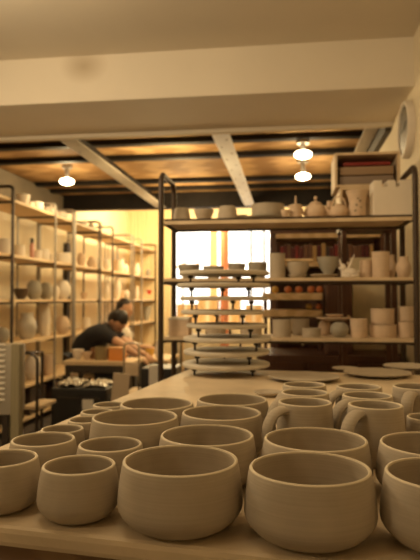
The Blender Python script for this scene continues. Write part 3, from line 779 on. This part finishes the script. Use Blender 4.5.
# ================================================================== LEFT SHELVING
XS = -2.42; XB = -2.84
def ys(px): return PXp(px, 299, XS).y
LV = [H+.37*2.42, H+.165*2.42, H-.004, H-.162*2.42, H-.335*2.42, .08]
def shelving(frames, label, tint, tops, levels=LV):
    yc = (ys(frames[0])+ys(frames[-1]))/2
    t = thing('shelving_unit', ((XS+XB)/2, yc, 0), label, 'shelving', 'tall shelving along the left wall')
    xm = (XS+XB)/2
    for fx, mt, rad in zip(frames, tint, tops):
        y = ys(fx)-yc; z = H+.415*2.42; c = .04
        pts = [(XS-xm, y, 0), (XS-xm, y, z-c)] + [(XS-xm-c+c*math.cos(a), y, z-c+c*math.sin(a)) for a in [PI/12*k for k in range(1, 7)]] \
            + [(XB-xm+c+c*math.cos(a), y, z-c+c*math.sin(a)) for a in [PI/2+PI/12*k for k in range(0, 6)]] + [(XB-xm, y, z-c), (XB-xm, y, 0)]
        MB().tube(pts, rad, 8).build('end_frame', mt, t)
    y0_, y1_ = ys(frames[0])-yc, ys(frames[-1])-yc
    for z in levels:
        MB().box((0, (y0_+y1_)/2, z-.0125), (XS-XB-.03, y1_-y0_-.03, .025), bev=.003).build('shelf_board', SHELFL, t, smooth=False)
    b = MB()
    for z in levels:
        for fx in frames: b.box((0, ys(fx)-yc, z-.034), (XS-XB-.02, .018, .016))
    b.build('cross_bar', FRAMED, t, smooth=False)
    return t
shelving((-95, 12, 55, 73.5, 98.5), 'long shelving unit on the left wall, nearest the camera', (FRAMED, FRAMED, FRAMEG, FRAMEG, FRAMED), (.013, .015, .012, .026, .011))
shelving((100.5, 112.5, 131), 'shelving unit on the left wall, second along, behind the bent person', (FRAMED, FRAMED, FRAMEG), (.010, .012, .012))
shelving((133.5, 141.5, 155.5, 163), 'shelving unit on the left wall, farthest, beside the rack post', (FRAMEG, FRAMEG, FRAMED, FRAMED), (.010, .012, .012, .012))
FRY = [ys(f) for f in (-95, 12, 55, 73.5, 98.5, 100.5, 112.5, 131, 133.5, 141.5, 155.5, 163)]
USED = []
def spot(px, r_px, lv, dx=None):
    for d in ([dx] if dx is not None else []) + [-.13, -.10, -.16, -.08, -.19, -.22, -.25, -.28]:
        p = PXp(px, 299, XS+d); k = mpp(p); r = r_px*k
        if d+.03 > -r+.035 or XS+d-r < XB+.005: continue
        if min(abs(p.y-f) for f in FRY) < r+.022: continue
        if any(u[0] == lv and math.hypot(u[1]-p.x, u[2]-p.y) < u[3]+r+.003 for u in USED): continue
        USED.append((lv, p.x, p.y, r)); p.z = LV[lv]+.0005
        return p
    print('NOSPOT', px, lv)
    return None
def lw(px, w, h, lv, kind, name, label, cat, mt=BISQ, dx=None, lift=0):
    for q in (0, 1.5, -1.5, 3, -3):
        p = spot(px+q, w/2, lv, dx)
        if p: break
    if not p: print('FAILED', label); return
    k = mpp(p)
    grp = 'pottery on the %s left wall shelf' % ('top', 'second', 'third', 'fourth', 'fifth')[lv]
    return lat(PF[kind](w/2*k, h*k), mt, p, name, label, cat, grp, seg=28)
WH = PLASTER
tops = [
 (22, 14, 12, 'bowl', 'bowl', 'white flared bowl nearest the dark post, top left shelf'),
 (35, 15, 9, 'dish', 'bowl', 'low white bowl second along on the top left shelf'),
 (47, 11, 9, 'ball', 'pot', 'round white pot third along on the top left shelf'),
 (61, 12, 8, 'ball', 'pot', 'round pale pot just left of the thick grey post, top shelf'),
 (83, 9, 6, 'dish', 'bowl', 'low bowl just right of the thick grey post, top shelf')]
tops += [(29, 8, 7, 'dish', 'dish', 'small white dish behind the first bowls, top left shelf'), (91, 7, 8, 'ball', 'pot', 'round white pot before the fifth post, top left shelf')]
for (px, w_, h_, kd, ct, lb) in tops: lw(px, w_, h_, 0, kd, 'white_'+ct, lb, ct, WH)
# loop-handled jug on the top shelf
p = spot(52, 5.5, 0) or spot(50, 5.5, 0) or spot(54, 5.5, 0); k = mpp(p)
t = thing('white_jug', p, 'white jug lying with its looped handle up, top left shelf', 'jug', 'pottery on the top left wall shelf')
MB().lathe(P_ball(5*k, 9*k), 28).build('jug_body', WH, t)
MB().tube([(0, math.cos(a)*5*k, 7*k+math.sin(a)*6*k) for a in [PI*i/10 for i in range(11)]], .9*k, 8).build('handle', WH, t)
sec = [
 (4, 14, 16, 'cyl', 'pot', 'pale cylinder at the left edge, second left shelf', WH),
 (19, 11, 12, 'dish', 'dish', 'white dish stack beside the black-topped bottle', WH),
 (43, 12, 11, 'dish', 'bowl', 'white straight bowl right of the black-topped bottle', WH),
 (50, 12, 8, 'bowl', 'bowl', 'low white bowl in front of the thin pale post, second shelf', WH),
 (63, 13, 10, 'dish', 'dish', 'pale dish left of the thick grey post, second shelf', WH),
 (81, 9, 14, 'ball', 'pot', 'round pot right of the thick grey post, second shelf', BISQ),
 (91, 9, 12, 'neck', 'vase', 'brownish shouldered vase before the fifth post, second shelf', BISQ),
 (104, 7, 13, 'neck', 'vase', 'pale vase between the first and second shelving units', WH),
 (117, 7, 12, 'cyl', 'pot', 'yellowish cylinder in the second unit, second shelf', BISQ),
 (125, 7, 10, 'ball', 'pot', 'round pale pot in the second unit, second shelf', WH),
 (148, 5, 8, 'ball', 'pot', 'small green-grey pot in the farthest unit, second shelf', CLAYG)]
sec += [(37, 9, 9, 'dish', 'dish', 'low white dish stack just right of the black-topped bottle', WH), (67, 8, 12, 'cyl', 'pot', 'white cylinder against the thick grey post, second shelf', WH),
        (106, 7, 12, 'ball', 'pot', 'white round pot in the narrow bay past the fifth post', WH), (121, 7, 14, 'neck', 'vase', 'small white vase in the middle of the second unit, second shelf', WH), (137, 6, 12, 'neck', 'vase', 'white vase near the start of the farthest unit, second shelf', WH)]
for (px, w_, h_, kd, ct, lb, mt) in sec:
    if px == 104: px = 94.0; w_ = 5
    if px == 94.0: lb = 'slim pale vase closest to the fifth post, second shelf'; lw(96, 4, 12, 1, kd, 'slim_vase', lb, ct, mt); continue
    lw(px, w_, h_, 1, kd, 'pale_'+ct, lb, ct, mt)
p = spot(31.5, 2.5, 1) or spot(30, 2.5, 1); k = mpp(p)
t = thing('paint_bottle', p, 'slim pink bottle with a black cap on the second left shelf', 'bottle')
MB().lathe([(0, 0), (2.3*k, 0), (2.3*k, 14*k), (1.4*k, 16*k), (0, 16*k)], 20).build('bottle_body', mat('pink_plastic', (.50, .24, .18), .4), t)
MB().cyl((0, 0, 15.5*k), (0, 0, 20.5*k), 1.7*k, seg=16).build('cap', BLACK, t)
thr = [
 (21, 15, 11, 'bowl', 'bowl', 'dark brown bowl by the dark post, third left shelf', mat('dark_glaze', (.07, .045, .03), .4)),
 (34, 15, 19, 'ball', 'jar', 'grey domed jar beside the dark bowl, third left shelf', CLAYG),
 (46, 14, 17, 'ball', 'jar', 'grey domed jar left of the thin pale post, third shelf', CLAYG),
 (63, 15, 19, 'ball', 'jar', 'pale dome-shaped jar left of the thick grey post', WH),
 (84, 7, 7, 'bowl', 'bowl', 'small bowl right of the thick grey post, third shelf', BISQ),
 (121, 8, 8, 'bowl', 'bowl', 'brown bowl above the heads, second unit third shelf', BISQ)]
thr += [(56, 7, 14, 'ball', 'jar', 'small white jar squeezed beside the thin pale post, third shelf', WH), (106, 7, 16, 'neck', 'vase', 'white vase in the narrow bay past the fifth post, third shelf', WH)]
for (px, w_, h_, kd, ct, lb, mt) in thr: lw(px, w_, h_, 2, kd, 'domed_jar' if ct == 'jar' else 'shelf_bowl', lb, ct, mt)
lw(117, 8, 22, 2, 'neck', 'white_vase', 'tall white vase beside the second unit post, third shelf', 'vase', WH)
lw(126.8, 5, 9, 2, 'ball', 'pale_pot', 'small pale pot at the far end of second unit, third shelf', 'pot', WH)
lw(150, 9, 9, 2, 'bowl', 'red_bowl', 'red bowl on the farthest left shelving unit', 'bowl', mat('red_glaze', (.55, .03, .02), .3))
lw(137, 4, 13, 2, 'neck', 'pale_vase', 'slim pale vase left of the red bowl', 'vase', WH)
fou = [
 (3, 13, 15, 'ball', 'jar', 'dark lidded jar at the left edge, fourth shelf', CLAYG),
 (27, 20, 26, 'neck', 'vase', 'big grey vase wrapped in plastic, fourth left shelf', PLASTIC),
 (45, 10, 33, 'cyl', 'vase', 'tall pale cylinder vase left of the thin pale post', WH),
 (63, 14, 18, 'ball', 'pot', 'round pale pot left of the thick grey post, fourth shelf', BISQ),
 (86, 9, 12, 'cyl', 'pot', 'pale cylinder behind the bent person, fourth shelf', WH)]
for (px, w_, h_, kd, ct, lb, mt) in fou: lw(px, w_, h_, 3, kd, 'shelf_'+ct, lb, ct, mt)
lw(34, 17, 24, 4, 'ball', 'white_pot', 'white round pot on the fifth left shelf near the dark post', 'pot', WH)
lw(49, 12, 20, 4, 'cyl', 'shelf_pot', 'brown cylinder pot on the fifth left shelf', 'pot', BISQ)
lw(147, 8, 14, 3, 'bowl', 'dark_bowl', 'dark bowl in the farthest unit below the red bowl', 'bowl', CLAYG)

p = PXp(67.5, 299, XW+.035)
tag(MB().box((0, 0, 0), (.05, .13, 1.9), bev=.003).build('dark_post', BLACK, loc=(XW+.027, p.y, 1.0), smooth=False), 'black upright against the left wall behind the thick grey post', 'post')
CR = mat('dark_crate', (.05, .028, .016), .6, var=.3, scale=6)  # crates added so the bottom of the left shelving falls dark
for (q0, q1, lv_, hh_, lb) in ((-20, 8, 5, .25, 'cut off at the left edge'), (14, 31, 5, .24, 'just right of the dark post'), (34, 52, 5, .25, 'left of the thin pale post'), (57, 70, 5, .24, 'left of the thick grey post'), (14, 24, 4, .24, 'beside the white round pot')):
    y0_, y1_ = ys(q0)+.03, ys(q1)-.03
    t = thing('shade_crate', ((XS+XB)/2, (y0_+y1_)/2, LV[lv_]+.0006), 'dark crate added to darken the low left shelving, '+lb, 'crate', 'dark crates low on the left shelving')
    MB().box((0, 0, hh_/2), (.34, y1_-y0_, hh_), bev=.004).build('crate_body', CR, t, smooth=False)
    MB().box((.1715, 0, hh_*.75), (.004, .12, .03)).build('hand_hole', BLACK, t, smooth=False)
# ================================================================== LEFT FOREGROUND: heater, post, stool stack
p = PY(6, 345, 3.0); q = PY(12.5, 416, 3.0)
hw_, hh_ = .34, p.z-q.z
ht = thing('electric_heater', (q.x-hw_/2, 3.08, q.z), 'pale grey louvred heater at the left edge', 'heater')
MB().box((0, 0, hh_/2), (hw_, .16, hh_), bev=.018).build('casing', mat('heater_enamel', (.36, .31, .24), .4), ht, smooth=True, angle=30)
for k in range(11):
    MB().box((.025, -.083, hh_*.22+k*.030), (.20, .012, .010), rx=R(25), bev=.002).build('louvre', PAPER, ht, smooth=False)
for s_ in (-1, 1): MB().box((s_*.12, 0, -q.z/2), (.03, .14, q.z)).build('leg', FRAMED, ht, smooth=False)
p = PY(17.5, 344, 2.95); k = mpp(p)
tag(MB().box((0, 0, p.z/2), (9*k, .05, p.z), bev=.004).build('wooden_post', mat('pale_post', (.24, .20, .115), .6, kind='wave', col2=(.28, .235, .14), scale=3, stretch=(6, 6, 1)), loc=(p.x, 2.95, 0), smooth=False),
    'pale upright plank post right of the louvred heater', 'post')
# dark hooped stand
p = PY(38, 300, 3.55)
t = thing('hoop_stand', (p.x-.13, 3.55, 0), 'dark bent-tube trolley frame right of the plank post', 'trolley')
zt = PY(34, 353, 3.55).z
pts = [(.13, 0, 0.02), (.13, 0, zt-.06)] + [(.07+.06*math.cos(a), 0, zt-.06+.06*math.sin(a)) for a in [PI/12*k_ for k_ in range(1, 7)]] + [(.03, 0, zt), (.03, .3, zt-.02), (.03, .3, .02)]
MB().tube(pts, .011, 8).build('tube_frame', FRAMED, t)
MB().box((.08, .15, .50), (.12, .28, .02)).build('tray', SHELFW, t, smooth=False)
MB().box((.08, .15, .16), (.12, .28, .02)).build('tray', SHELFW, t, smooth=False)

# ================================================================== WORKTABLE, PEOPLE
WY = 4.75
a = PY(62, 361, WY); c = PY(133, 361, WY); zt = a.z
tb = thing('worktable', ((a.x+c.x)/2, WY+.19, 0), 'low wooden worktable in front of the bent person', 'table')
w_ = c.x-a.x
MB().box((0, 0, zt-.0175), (w_, .38, .035), bev=.004).build('table_top', SHELFL, tb, smooth=False)
for sx in (-1, 1):
    for sy in (-1, 1): MB().box((sx*(w_/2-.04), sy*.16, (zt-.035)/2), (.035, .035, zt-.035)).build('leg', FRAMED, tb, smooth=False)
MB().box((0, -.16, zt-.07), (w_-.1, .02, .06)).build('apron', FRAMED, tb, smooth=False)
def tware(px, w, h, kind, name, label, cat, mt, dy=.12, z=zt):
    p = PY(px, 340, WY+dy); p.z = z+.0005; k = mpp(p)
    return lat(PF[kind](w/2*k, h*k), mt, p, name, label, cat, 'things on the worktable', 28)
tware(78, 12, 10, 'bowl', 'white_bowl', 'white bowl at the left of the worktable', 'bowl', WH, .15)
tware(87, 10, 8, 'bowl', 'pale_bowl', 'pale bowl beside the white one on the worktable', 'bowl', BISQ, .12)
tware(93.5, 6, 11, 'cyl', 'brown_pot', 'small brown pot left of the glass jar', 'pot', mat('brown_pot', (.25, .12, .05), .5), .2)
tware(101, 12, 13, 'cyl', 'storage_jar', 'greenish jar in the middle of the worktable', 'jar', mat('olive_jar', (.28, .22, .11), .3), .14)
tware(109, 5, 10, 'cyl', 'brush_pot', 'dark small pot between jar and orange tub', 'pot', BENCHW, .2)
p = PY(117.5, 350, WY+.12); k = mpp(p); p.z = zt
t = thing('plastic_tub', p, 'bright orange plastic tub on the worktable', 'tub')
MB().box((0, 0, 6*k), (15*k, .10, 12*k), bev=.006).build('tub_body', mat('orange_plastic', (.85, .33, .07), .4), t)
MB().box((0, 0, 12.4*k), (16*k, .11, 1.4*k), bev=.002).build('lid', mat('orange_lid', (.8, .42, .16), .4), t)

def skin_mesh(chains, extra=None, sub=2):
    """chains: list of [(point, radius)...]; joined where points coincide -> one skinned surface"""
    vs = []; rs = []; es = []; key = {}
    def vid(p, r):
        kx = tuple(round(c_, 4) for c_ in p)
        if kx not in key: key[kx] = len(vs); vs.append(p); rs.append(r)
        return key[kx]
    for ch in chains:
        prev = None
        for (p, r) in ch:
            i_ = vid(p, r)
            if prev is not None and i_ != prev: es.append((prev, i_))
            prev = i_
    me = bpy.data.meshes.new('skin'); me.from_pydata([tuple(v) for v in vs], es, [])
    o = bpy.data.objects.new('skin', me); COL.objects.link(o)
    md = o.modifiers.new('Skin', 'SKIN'); md.use_smooth_shade = True
    sv = me.skin_vertices[0].data
    for i_, r in enumerate(rs):
        sv[i_].radius = r if hasattr(r, '__len__') else (r, r)
        sv[i_].use_root = (i_ == 0)
    s2 = o.modifiers.new('Sub', 'SUBSURF'); s2.levels = sub; s2.render_levels = sub
    dg = bpy.context.evaluated_depsgraph_get()
    me2 = bpy.data.meshes.new_from_object(o.evaluated_get(dg))
    bpy.data.objects.remove(o)
    return me2
def mesh_obj(me, name, m, parent, extra=None):
    if extra:
        b = bmesh.new(); b.from_mesh(me)
        mb = MB(); mb.b.free(); mb.b = b; extra(mb)
        b.to_mesh(me); b.free()
    for p_ in me.polygons: p_.use_smooth = True
    me.materials.clear(); me.materials.append(m); me.name = name
    o = bpy.data.objects.new(name, me); COL.objects.link(o); o.parent = parent
    return o
def hand_chains(wr, d, up, s=1.0):
    """palm and five fingers from the wrist wr along d; up = back of hand"""
    d = d.normalized(); sd = d.cross(up).normalized(); up = sd.cross(d).normalized()
    palm = wr + d*.05*s
    ch = [[(wr, .024), (palm, (.030, .022))]]
    for i_, (off, ln) in enumerate(((-.030, .062), (-.010, .074), (.010, .070), (.029, .055))):
        b0 = wr + d*.088*s + sd*off*s
        ch.append([(palm, (.030, .022)), (b0, .0105), (b0+d*ln*.5*s-up*.008, .009), (b0+d*ln*.85*s-up*.030, .008)])
    tb_ = wr + d*.03*s - sd*.034*s
    ch.append([(palm, (.030, .022)), (tb_+d*.014*s, .012), (tb_+d*.045*s-sd*.014-up*.012, .010), (tb_+d*.068*s-sd*.006-up*.022, .009)])
    return ch
def build_person(loc, label, hip, neck, headc, face, arms, tee, knees):
    """all points are local to loc; face = direction the face looks at"""
    t = thing('person', loc, label, 'person')
    V = Vector
    hip, neck, headc = V(hip), V(neck), V(headc); face = V(face).normalized()
    spine1 = hip.lerp(neck, .35) + V((-.03, 0, .03)); chest = hip.lerp(neck, .75) + V((-.03, 0, .03))
    crown = (headc-neck).normalized()
    ch = [[(hip, (.15, .12)), (spine1, (.13, .11)), (chest, (.15, .12)), (neck, .055), (neck.lerp(headc, .45), .055)]]
    shoulders = []
    for A in arms:
        A = [V(q_) for q_ in A]
        ch.append([(chest, (.15, .12)), (A[0], .055), (A[0].lerp(A[1], .55), .045), (A[1], .038), (A[1].lerp(A[2], .4), .036), (A[2], .024)])
        ch += hand_chains(A[2], A[2]-A[1], V((0, 0, 1)))
        shoulders.append(A)
    for K in knees:
        K = [V(q_) for q_ in K]
        ch.append([(hip, (.15, .12)), (K[0], .088), (K[0].lerp(K[1], .5), .075), (K[1], .055), (K[1].lerp(K[2], .35), .052), (K[2], .035), (K[2]+V((.12, -.03, -.03)), .032)])
    me = skin_mesh(ch, sub=1)
    q_ = crown.to_track_quat('Z', 'Y').to_matrix().to_4x4()
    # head frame: up=crown, forward=face
    fwd = (face - crown*face.dot(crown)).normalized(); side = fwd.cross(crown).normalized()
    HM = Matrix((( side.x, fwd.x, crown.x, headc.x), (side.y, fwd.y, crown.y, headc.y), (side.z, fwd.z, crown.z, headc.z), (0, 0, 0, 1)))
    def head(mb):
        st_ = len(mb.b.verts)
        r_ = bmesh.ops.create_uvsphere(mb.b, u_segments=24, v_segments=18, radius=1)
        for v in r_['verts']:
            x_, y_, z_ = v.co
            v.co = Vector((x_*.075*(1-.18*max(0, -z_)), y_*.095*(1-.10*max(0, -z_)) + .012*max(0, -z_), z_*.115))
            if y_ > .75 and -.25 < z_ < .15 and abs(x_) < .25: v.co.y += .020*(1-abs(x_)/.25)
            if y_ > .7 and .12 < z_ < .3: v.co.y -= .006
        bmesh.ops.transform(mb.b, matrix=HM, verts=r_['verts'])
        for s_ in (-1, 1):
            mb.ball(HM @ Vector((s_*.076, -.008, -.005)), (.010, .020, .030), 10, rot=HM.to_3x3().to_4x4())
        mb.ball(HM @ Vector((0, .088, -.052)), (.024, .008, .009), 10, rot=HM.to_3x3().to_4x4())
    body = mesh_obj(me, 'body', SKIN, t, head)
    for s_ in (-1, 1):
        MB().ball(HM @ Vector((s_*.030, .082, .008)), (.011, .006, .006), 10, rot=HM.to_3x3().to_4x4()).build('eye', BLACK, body)
    hb = MB()
    r_ = bmesh.ops.create_uvsphere(hb.b, u_segments=28, v_segments=20, radius=1)
    for v in r_['verts']:
        x_, y_, z_ = v.co
        n_ = 1+.05*math.sin(x_*23+z_*9)*math.sin(y_*19)
        q1 = min(1, max(0, (y_-.05)/.35)); q2 = min(1, max(0, (.62-z_)/.35)); f = 1-.30*q1*q2
        v.co = Vector((x_*.083*n_, y_*.103*n_-.012, z_*.120*n_+.006))*f
        if z_ < -.35: v.co.z = max(v.co.z, -.060)
    bmesh.ops.transform(hb.b, matrix=HM, verts=r_['verts'])
    hb.build('hair', HAIR, body, angle=80)
    # shirt: torso and short sleeves a little outside the body
    sc = [[(hip+ (spine1-hip)*.05, (.172, .145)), (spine1, (.175, .150)), (chest, (.19, .155)), (chest.lerp(neck, .72), (.085, .08))]]
    for A in shoulders: sc.append([(chest, (.19, .155)), (A[0], .080), (A[0].lerp(A[1], .62), .064)])
    mesh_obj(skin_mesh(sc, sub=1), 'tee_shirt', tee, t)
    pc_ = [[(hip + (spine1-hip)*.12, (.16, .13)), (hip, (.165, .135))]]
    for K in knees:
        K = [V(q2) for q2 in K]
        pc_.append([(hip, (.165, .135)), (K[0], .10), (K[0].lerp(K[1], .5), .088), (K[1], .068), (K[1].lerp(K[2], .4), .062), (K[1].lerp(K[2], .92), .050)])
    mesh_obj(skin_mesh(pc_, sub=1), 'trousers', JEAN, t)
    for K in knees:
        K = [V(q2) for q2 in K]
        MB().ball(K[2]+V((.06, -.015, -.02)), (.125, .045, .045), 16).build('shoe', BLACK, t)
    return t
# person bending over the worktable
PYY = 5.62
def L3(px, py, Y, o_): 
    p_ = PY(px, py, Y); return tuple(p_-o_)
oa = PY(84, 378, PYY); oa.z = 0
seat_z = PY(84, 374, PYY).z
hipA = L3(80, 360, PYY, oa); 
build_person(oa, 'person in a dark short-sleeved top bending low over the work', hipA, L3(109, 326, PYY-.05, oa), L3(118, 321, PYY-.12, oa),
             (.75, -.35, -.75), [
                 (L3(104, 333, PYY-.22, oa), L3(124, 346, PYY-.33, oa), L3(139, 357, PYY-.30, oa)),
                 (L3(112, 331, PYY+.12, oa), L3(130, 346, PYY+.05, oa), L3(144, 354, PYY-.12, oa))],
             TEED, [((hipA[0]+.05, -.10, hipA[2]-.02), (hipA[0]+.40, -.12, hipA[2]-.06), (hipA[0]+.30, -.14, .07)),
                    ((hipA[0]+.05, .10, hipA[2]-.02), (hipA[0]+.40, .08, hipA[2]-.06), (hipA[0]+.30, .08, .07))])
ob = PY(122, 378, 6.55); ob.z = 0
hipB = (0, 0, .49)
build_person(ob, 'person in a white top seated behind, facing right', hipB, L3(123, 325, 6.55, ob), L3(125, 309, 6.52, ob),
             (.9, -.3, -.3), [
                 (L3(124, 333, 6.33, ob), L3(131, 347, 6.2, ob), L3(143, 347, 6.15, ob)),
                 (L3(124, 333, 6.75, ob), L3(133, 347, 6.7, ob), L3(145, 347, 6.5, ob))],
             TEEW, [((.05, -.10, .46), (.40, -.13, .46), (.44, -.13, .07)), ((.05, .10, .46), (.40, .13, .46), (.44, .13, .07))])
# stools under both
def stool(x, y, h, label):
    t = thing('stool', (x, y, 0), label, 'stool', 'stools of the two people')
    MB().cyl((0, 0, h-.035), (0, 0, h), .17, seg=32).build('seat', SHELFW, t)
    for k_ in range(4):
        a_ = PI/4+k_*PI/2; MB().cyl((math.cos(a_)*.17, math.sin(a_)*.17, 0), (math.cos(a_)*.12, math.sin(a_)*.12, h-.035), .014, seg=10).build('leg', FRAMED, t)
stool(oa.x, oa.y, hipA[2]-.13, 'round stool under the person in the dark top')
stool(ob.x, ob.y, .49-.14, 'round stool under the person in the white top')
# far table in front of both people
FY = 5.75
a = PY(136, 358, FY); c = PY(168, 358, FY)
t = thing('worktable', ((a.x+c.x)/2, FY+.30, 0), 'far worktable the hands of both people rest over', 'table')
wz = PY(140, 359.5, FY).z; w_ = c.x-a.x
MB().box((0, 0, wz-.015), (w_, .6, .03), bev=.004).build('table_top', SHELFL, t, smooth=False)
for sx in (-1, 1):
    for sy in (-1, 1): MB().box((sx*(w_/2-.04), sy*.20, (wz-.03)/2), (.035, .035, wz-.03)).build('leg', FRAMED, t, smooth=False)
farT = t
def fware(px, w, h, kind, name, label, cat, mt, dy):
    p = PY(px, 340, FY+dy); p.z = wz+.0005; k = mpp(p)
    return lat(PF[kind](w/2*k, h*k), mt, p, name, label, cat, 'things on the far worktable', 28)
fware(150, 9, 9, 'bowl', 'yellow_bowl', 'yellow bowl on the far worktable by the rack post', 'bowl', mat('yellow_glaze', (.8, .5, .1), .4), .15)
fware(138, 6, 12, 'cyl', 'white_cup', 'white cup on the far worktable by the hands', 'cup', WH, .50)
fware(158, 7, 18, 'neck', 'white_vase', 'white vase on the far worktable behind the yellow bowl', 'vase', WH, .10)
# black bin with plastic sheets, label
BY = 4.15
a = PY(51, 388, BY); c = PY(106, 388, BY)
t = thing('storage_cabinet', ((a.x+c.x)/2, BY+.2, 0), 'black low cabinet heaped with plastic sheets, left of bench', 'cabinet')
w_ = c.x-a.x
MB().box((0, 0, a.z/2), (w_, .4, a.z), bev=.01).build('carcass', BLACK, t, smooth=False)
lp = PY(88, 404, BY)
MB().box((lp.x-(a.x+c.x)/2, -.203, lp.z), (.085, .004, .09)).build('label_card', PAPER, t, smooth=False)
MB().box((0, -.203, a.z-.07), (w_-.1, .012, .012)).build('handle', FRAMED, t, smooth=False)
def sheet(cx, cy, sx, sy, z0_, amp, seed, name, label):
    b = bmesh.new(); n = 18; g = []
    rnd = random.Random(seed); ph = [rnd.random()*6 for _ in range(6)]
    for i_ in range(n+1):
        rw = []
        for j_ in range(n+1):
            u = i_/n*2-1; v = j_/n*2-1
            e = max(0, 1-(u*u+v*v)*.55)
            z = amp*e*(.55+.45*math.sin(u*7+ph[0])*math.cos(v*6+ph[1])) + .012*math.sin(u*19+ph[2]+v*5)*e + .010
            rr = 1+.12*math.sin(5*math.atan2(v, u)+ph[3])
            rw.append(b.verts.new((u*sx*rr, v*sy*rr, z)))
        g.append(rw)
    for i_ in range(n):
        for j_ in range(n): b.faces.new((g[i_][j_], g[i_+1][j_], g[i_+1][j_+1], g[i_][j_+1]))
    mb = MB(); mb.b.free(); mb.b = b
    o = mb.build(name, PLASTIC, loc=(cx, cy, z0_), angle=60)
    sd = o.modifiers.new('thickness', 'SOLIDIFY'); sd.thickness = .004; sd.offset = 1
    return tag(o, label, 'plastic sheet', 'plastic sheets on the black cabinet')
sheet((a.x+c.x)/2-.105, BY+.17, .088, .13, a.z+.001, .045, 3, 'plastic_sheet', 'crumpled pale plastic sheet on the left of the black cabinet')
sheet((a.x+c.x)/2+.105, BY+.17, .088, .13, a.z+.001, .035, 5, 'plastic_sheet', 'crumpled pale plastic sheet on the right of the black cabinet')
# tubular chair with beige backrest
CY = 4.35
x0c, x1c = PY(124, 350, CY).x, PY(139, 350, CY).x; ztc = PY(130, 343, CY).z
t = thing('tubular_chair', ((x0c+x1c)/2, CY+.1, 0), 'chair with a chrome hooped tube frame beside the black cabinet', 'chair')
hx = (x1c-x0c)/2; c_ = .035
for yy, zz in ((-.1, ztc), ):
    pts = [(-hx, yy, 0.01), (-hx, yy, zz-c_)] + [(-hx+c_-c_*math.cos(a_), yy, zz-c_+c_*math.sin(a_)) for a_ in [PI/12*k_ for k_ in range(1, 7)]] \
        + [(hx-c_+c_*math.sin(a_), yy, zz-c_+c_*math.cos(a_)) for a_ in [PI/12*k_ for k_ in range(0, 7)]] + [(hx, yy, zz-c_), (hx, yy, .01)]
    MB().tube(pts, .009, 8).build('back_frame', CHROME, t)
for s_ in (-1, 1): MB().tube([(s_*hx, -.1, .44), (s_*hx, .2, .44), (s_*hx, .24, .40), (s_*hx, .26, .01)], .009, 8).build('leg', CHROME, t)
MB().box((0, .07, .46), (hx*2+.03, .34, .03), bev=.01).build('seat', SHELFW, t)
MB().box((0, -.09, .66), (hx*2, .012, .10), bev=.004).build('backrest', SHELFW, t)
# boards leaning beneath the tables
p = PY(118, 390, 4.10); k = mpp(p); zt2 = PY(118, 374, 4.10).z
tag(MB().box((0, 0, zt2/2), (17*k, .015, zt2), ry=R(5), bev=.002).build('leaning_board', mat('beige_board', (.55, .42, .28), .6, var=.08, scale=5), loc=(p.x, 4.10, 0.006), smooth=False),
    'beige board standing upright right of the black cabinet', 'board')
p = PY(150, 390, 4.2); k = mpp(p); zt2 = PY(150, 364, 4.2).z
bb = thing('waste_bin', (p.x+.04, 4.42, 0), 'black bin with a white paper sheet on its side', 'bin')
MB().box((0, 0, zt2/2-.02), (.26, .3, zt2-.04), bev=.01).build('bin_body', BLACK, bb, smooth=False)
MB().box((-.03, -.153, zt2-.14), (.07, .004, .24)).build('paper_sheet', PAPER, bb, smooth=False)
# black chest added as shade so the worktable undersides read dark
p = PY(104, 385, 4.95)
t = thing('shade_chest', (p.x+.12, 4.97, 0), 'added black chest darkening the space under the worktable end', 'drawer chest')
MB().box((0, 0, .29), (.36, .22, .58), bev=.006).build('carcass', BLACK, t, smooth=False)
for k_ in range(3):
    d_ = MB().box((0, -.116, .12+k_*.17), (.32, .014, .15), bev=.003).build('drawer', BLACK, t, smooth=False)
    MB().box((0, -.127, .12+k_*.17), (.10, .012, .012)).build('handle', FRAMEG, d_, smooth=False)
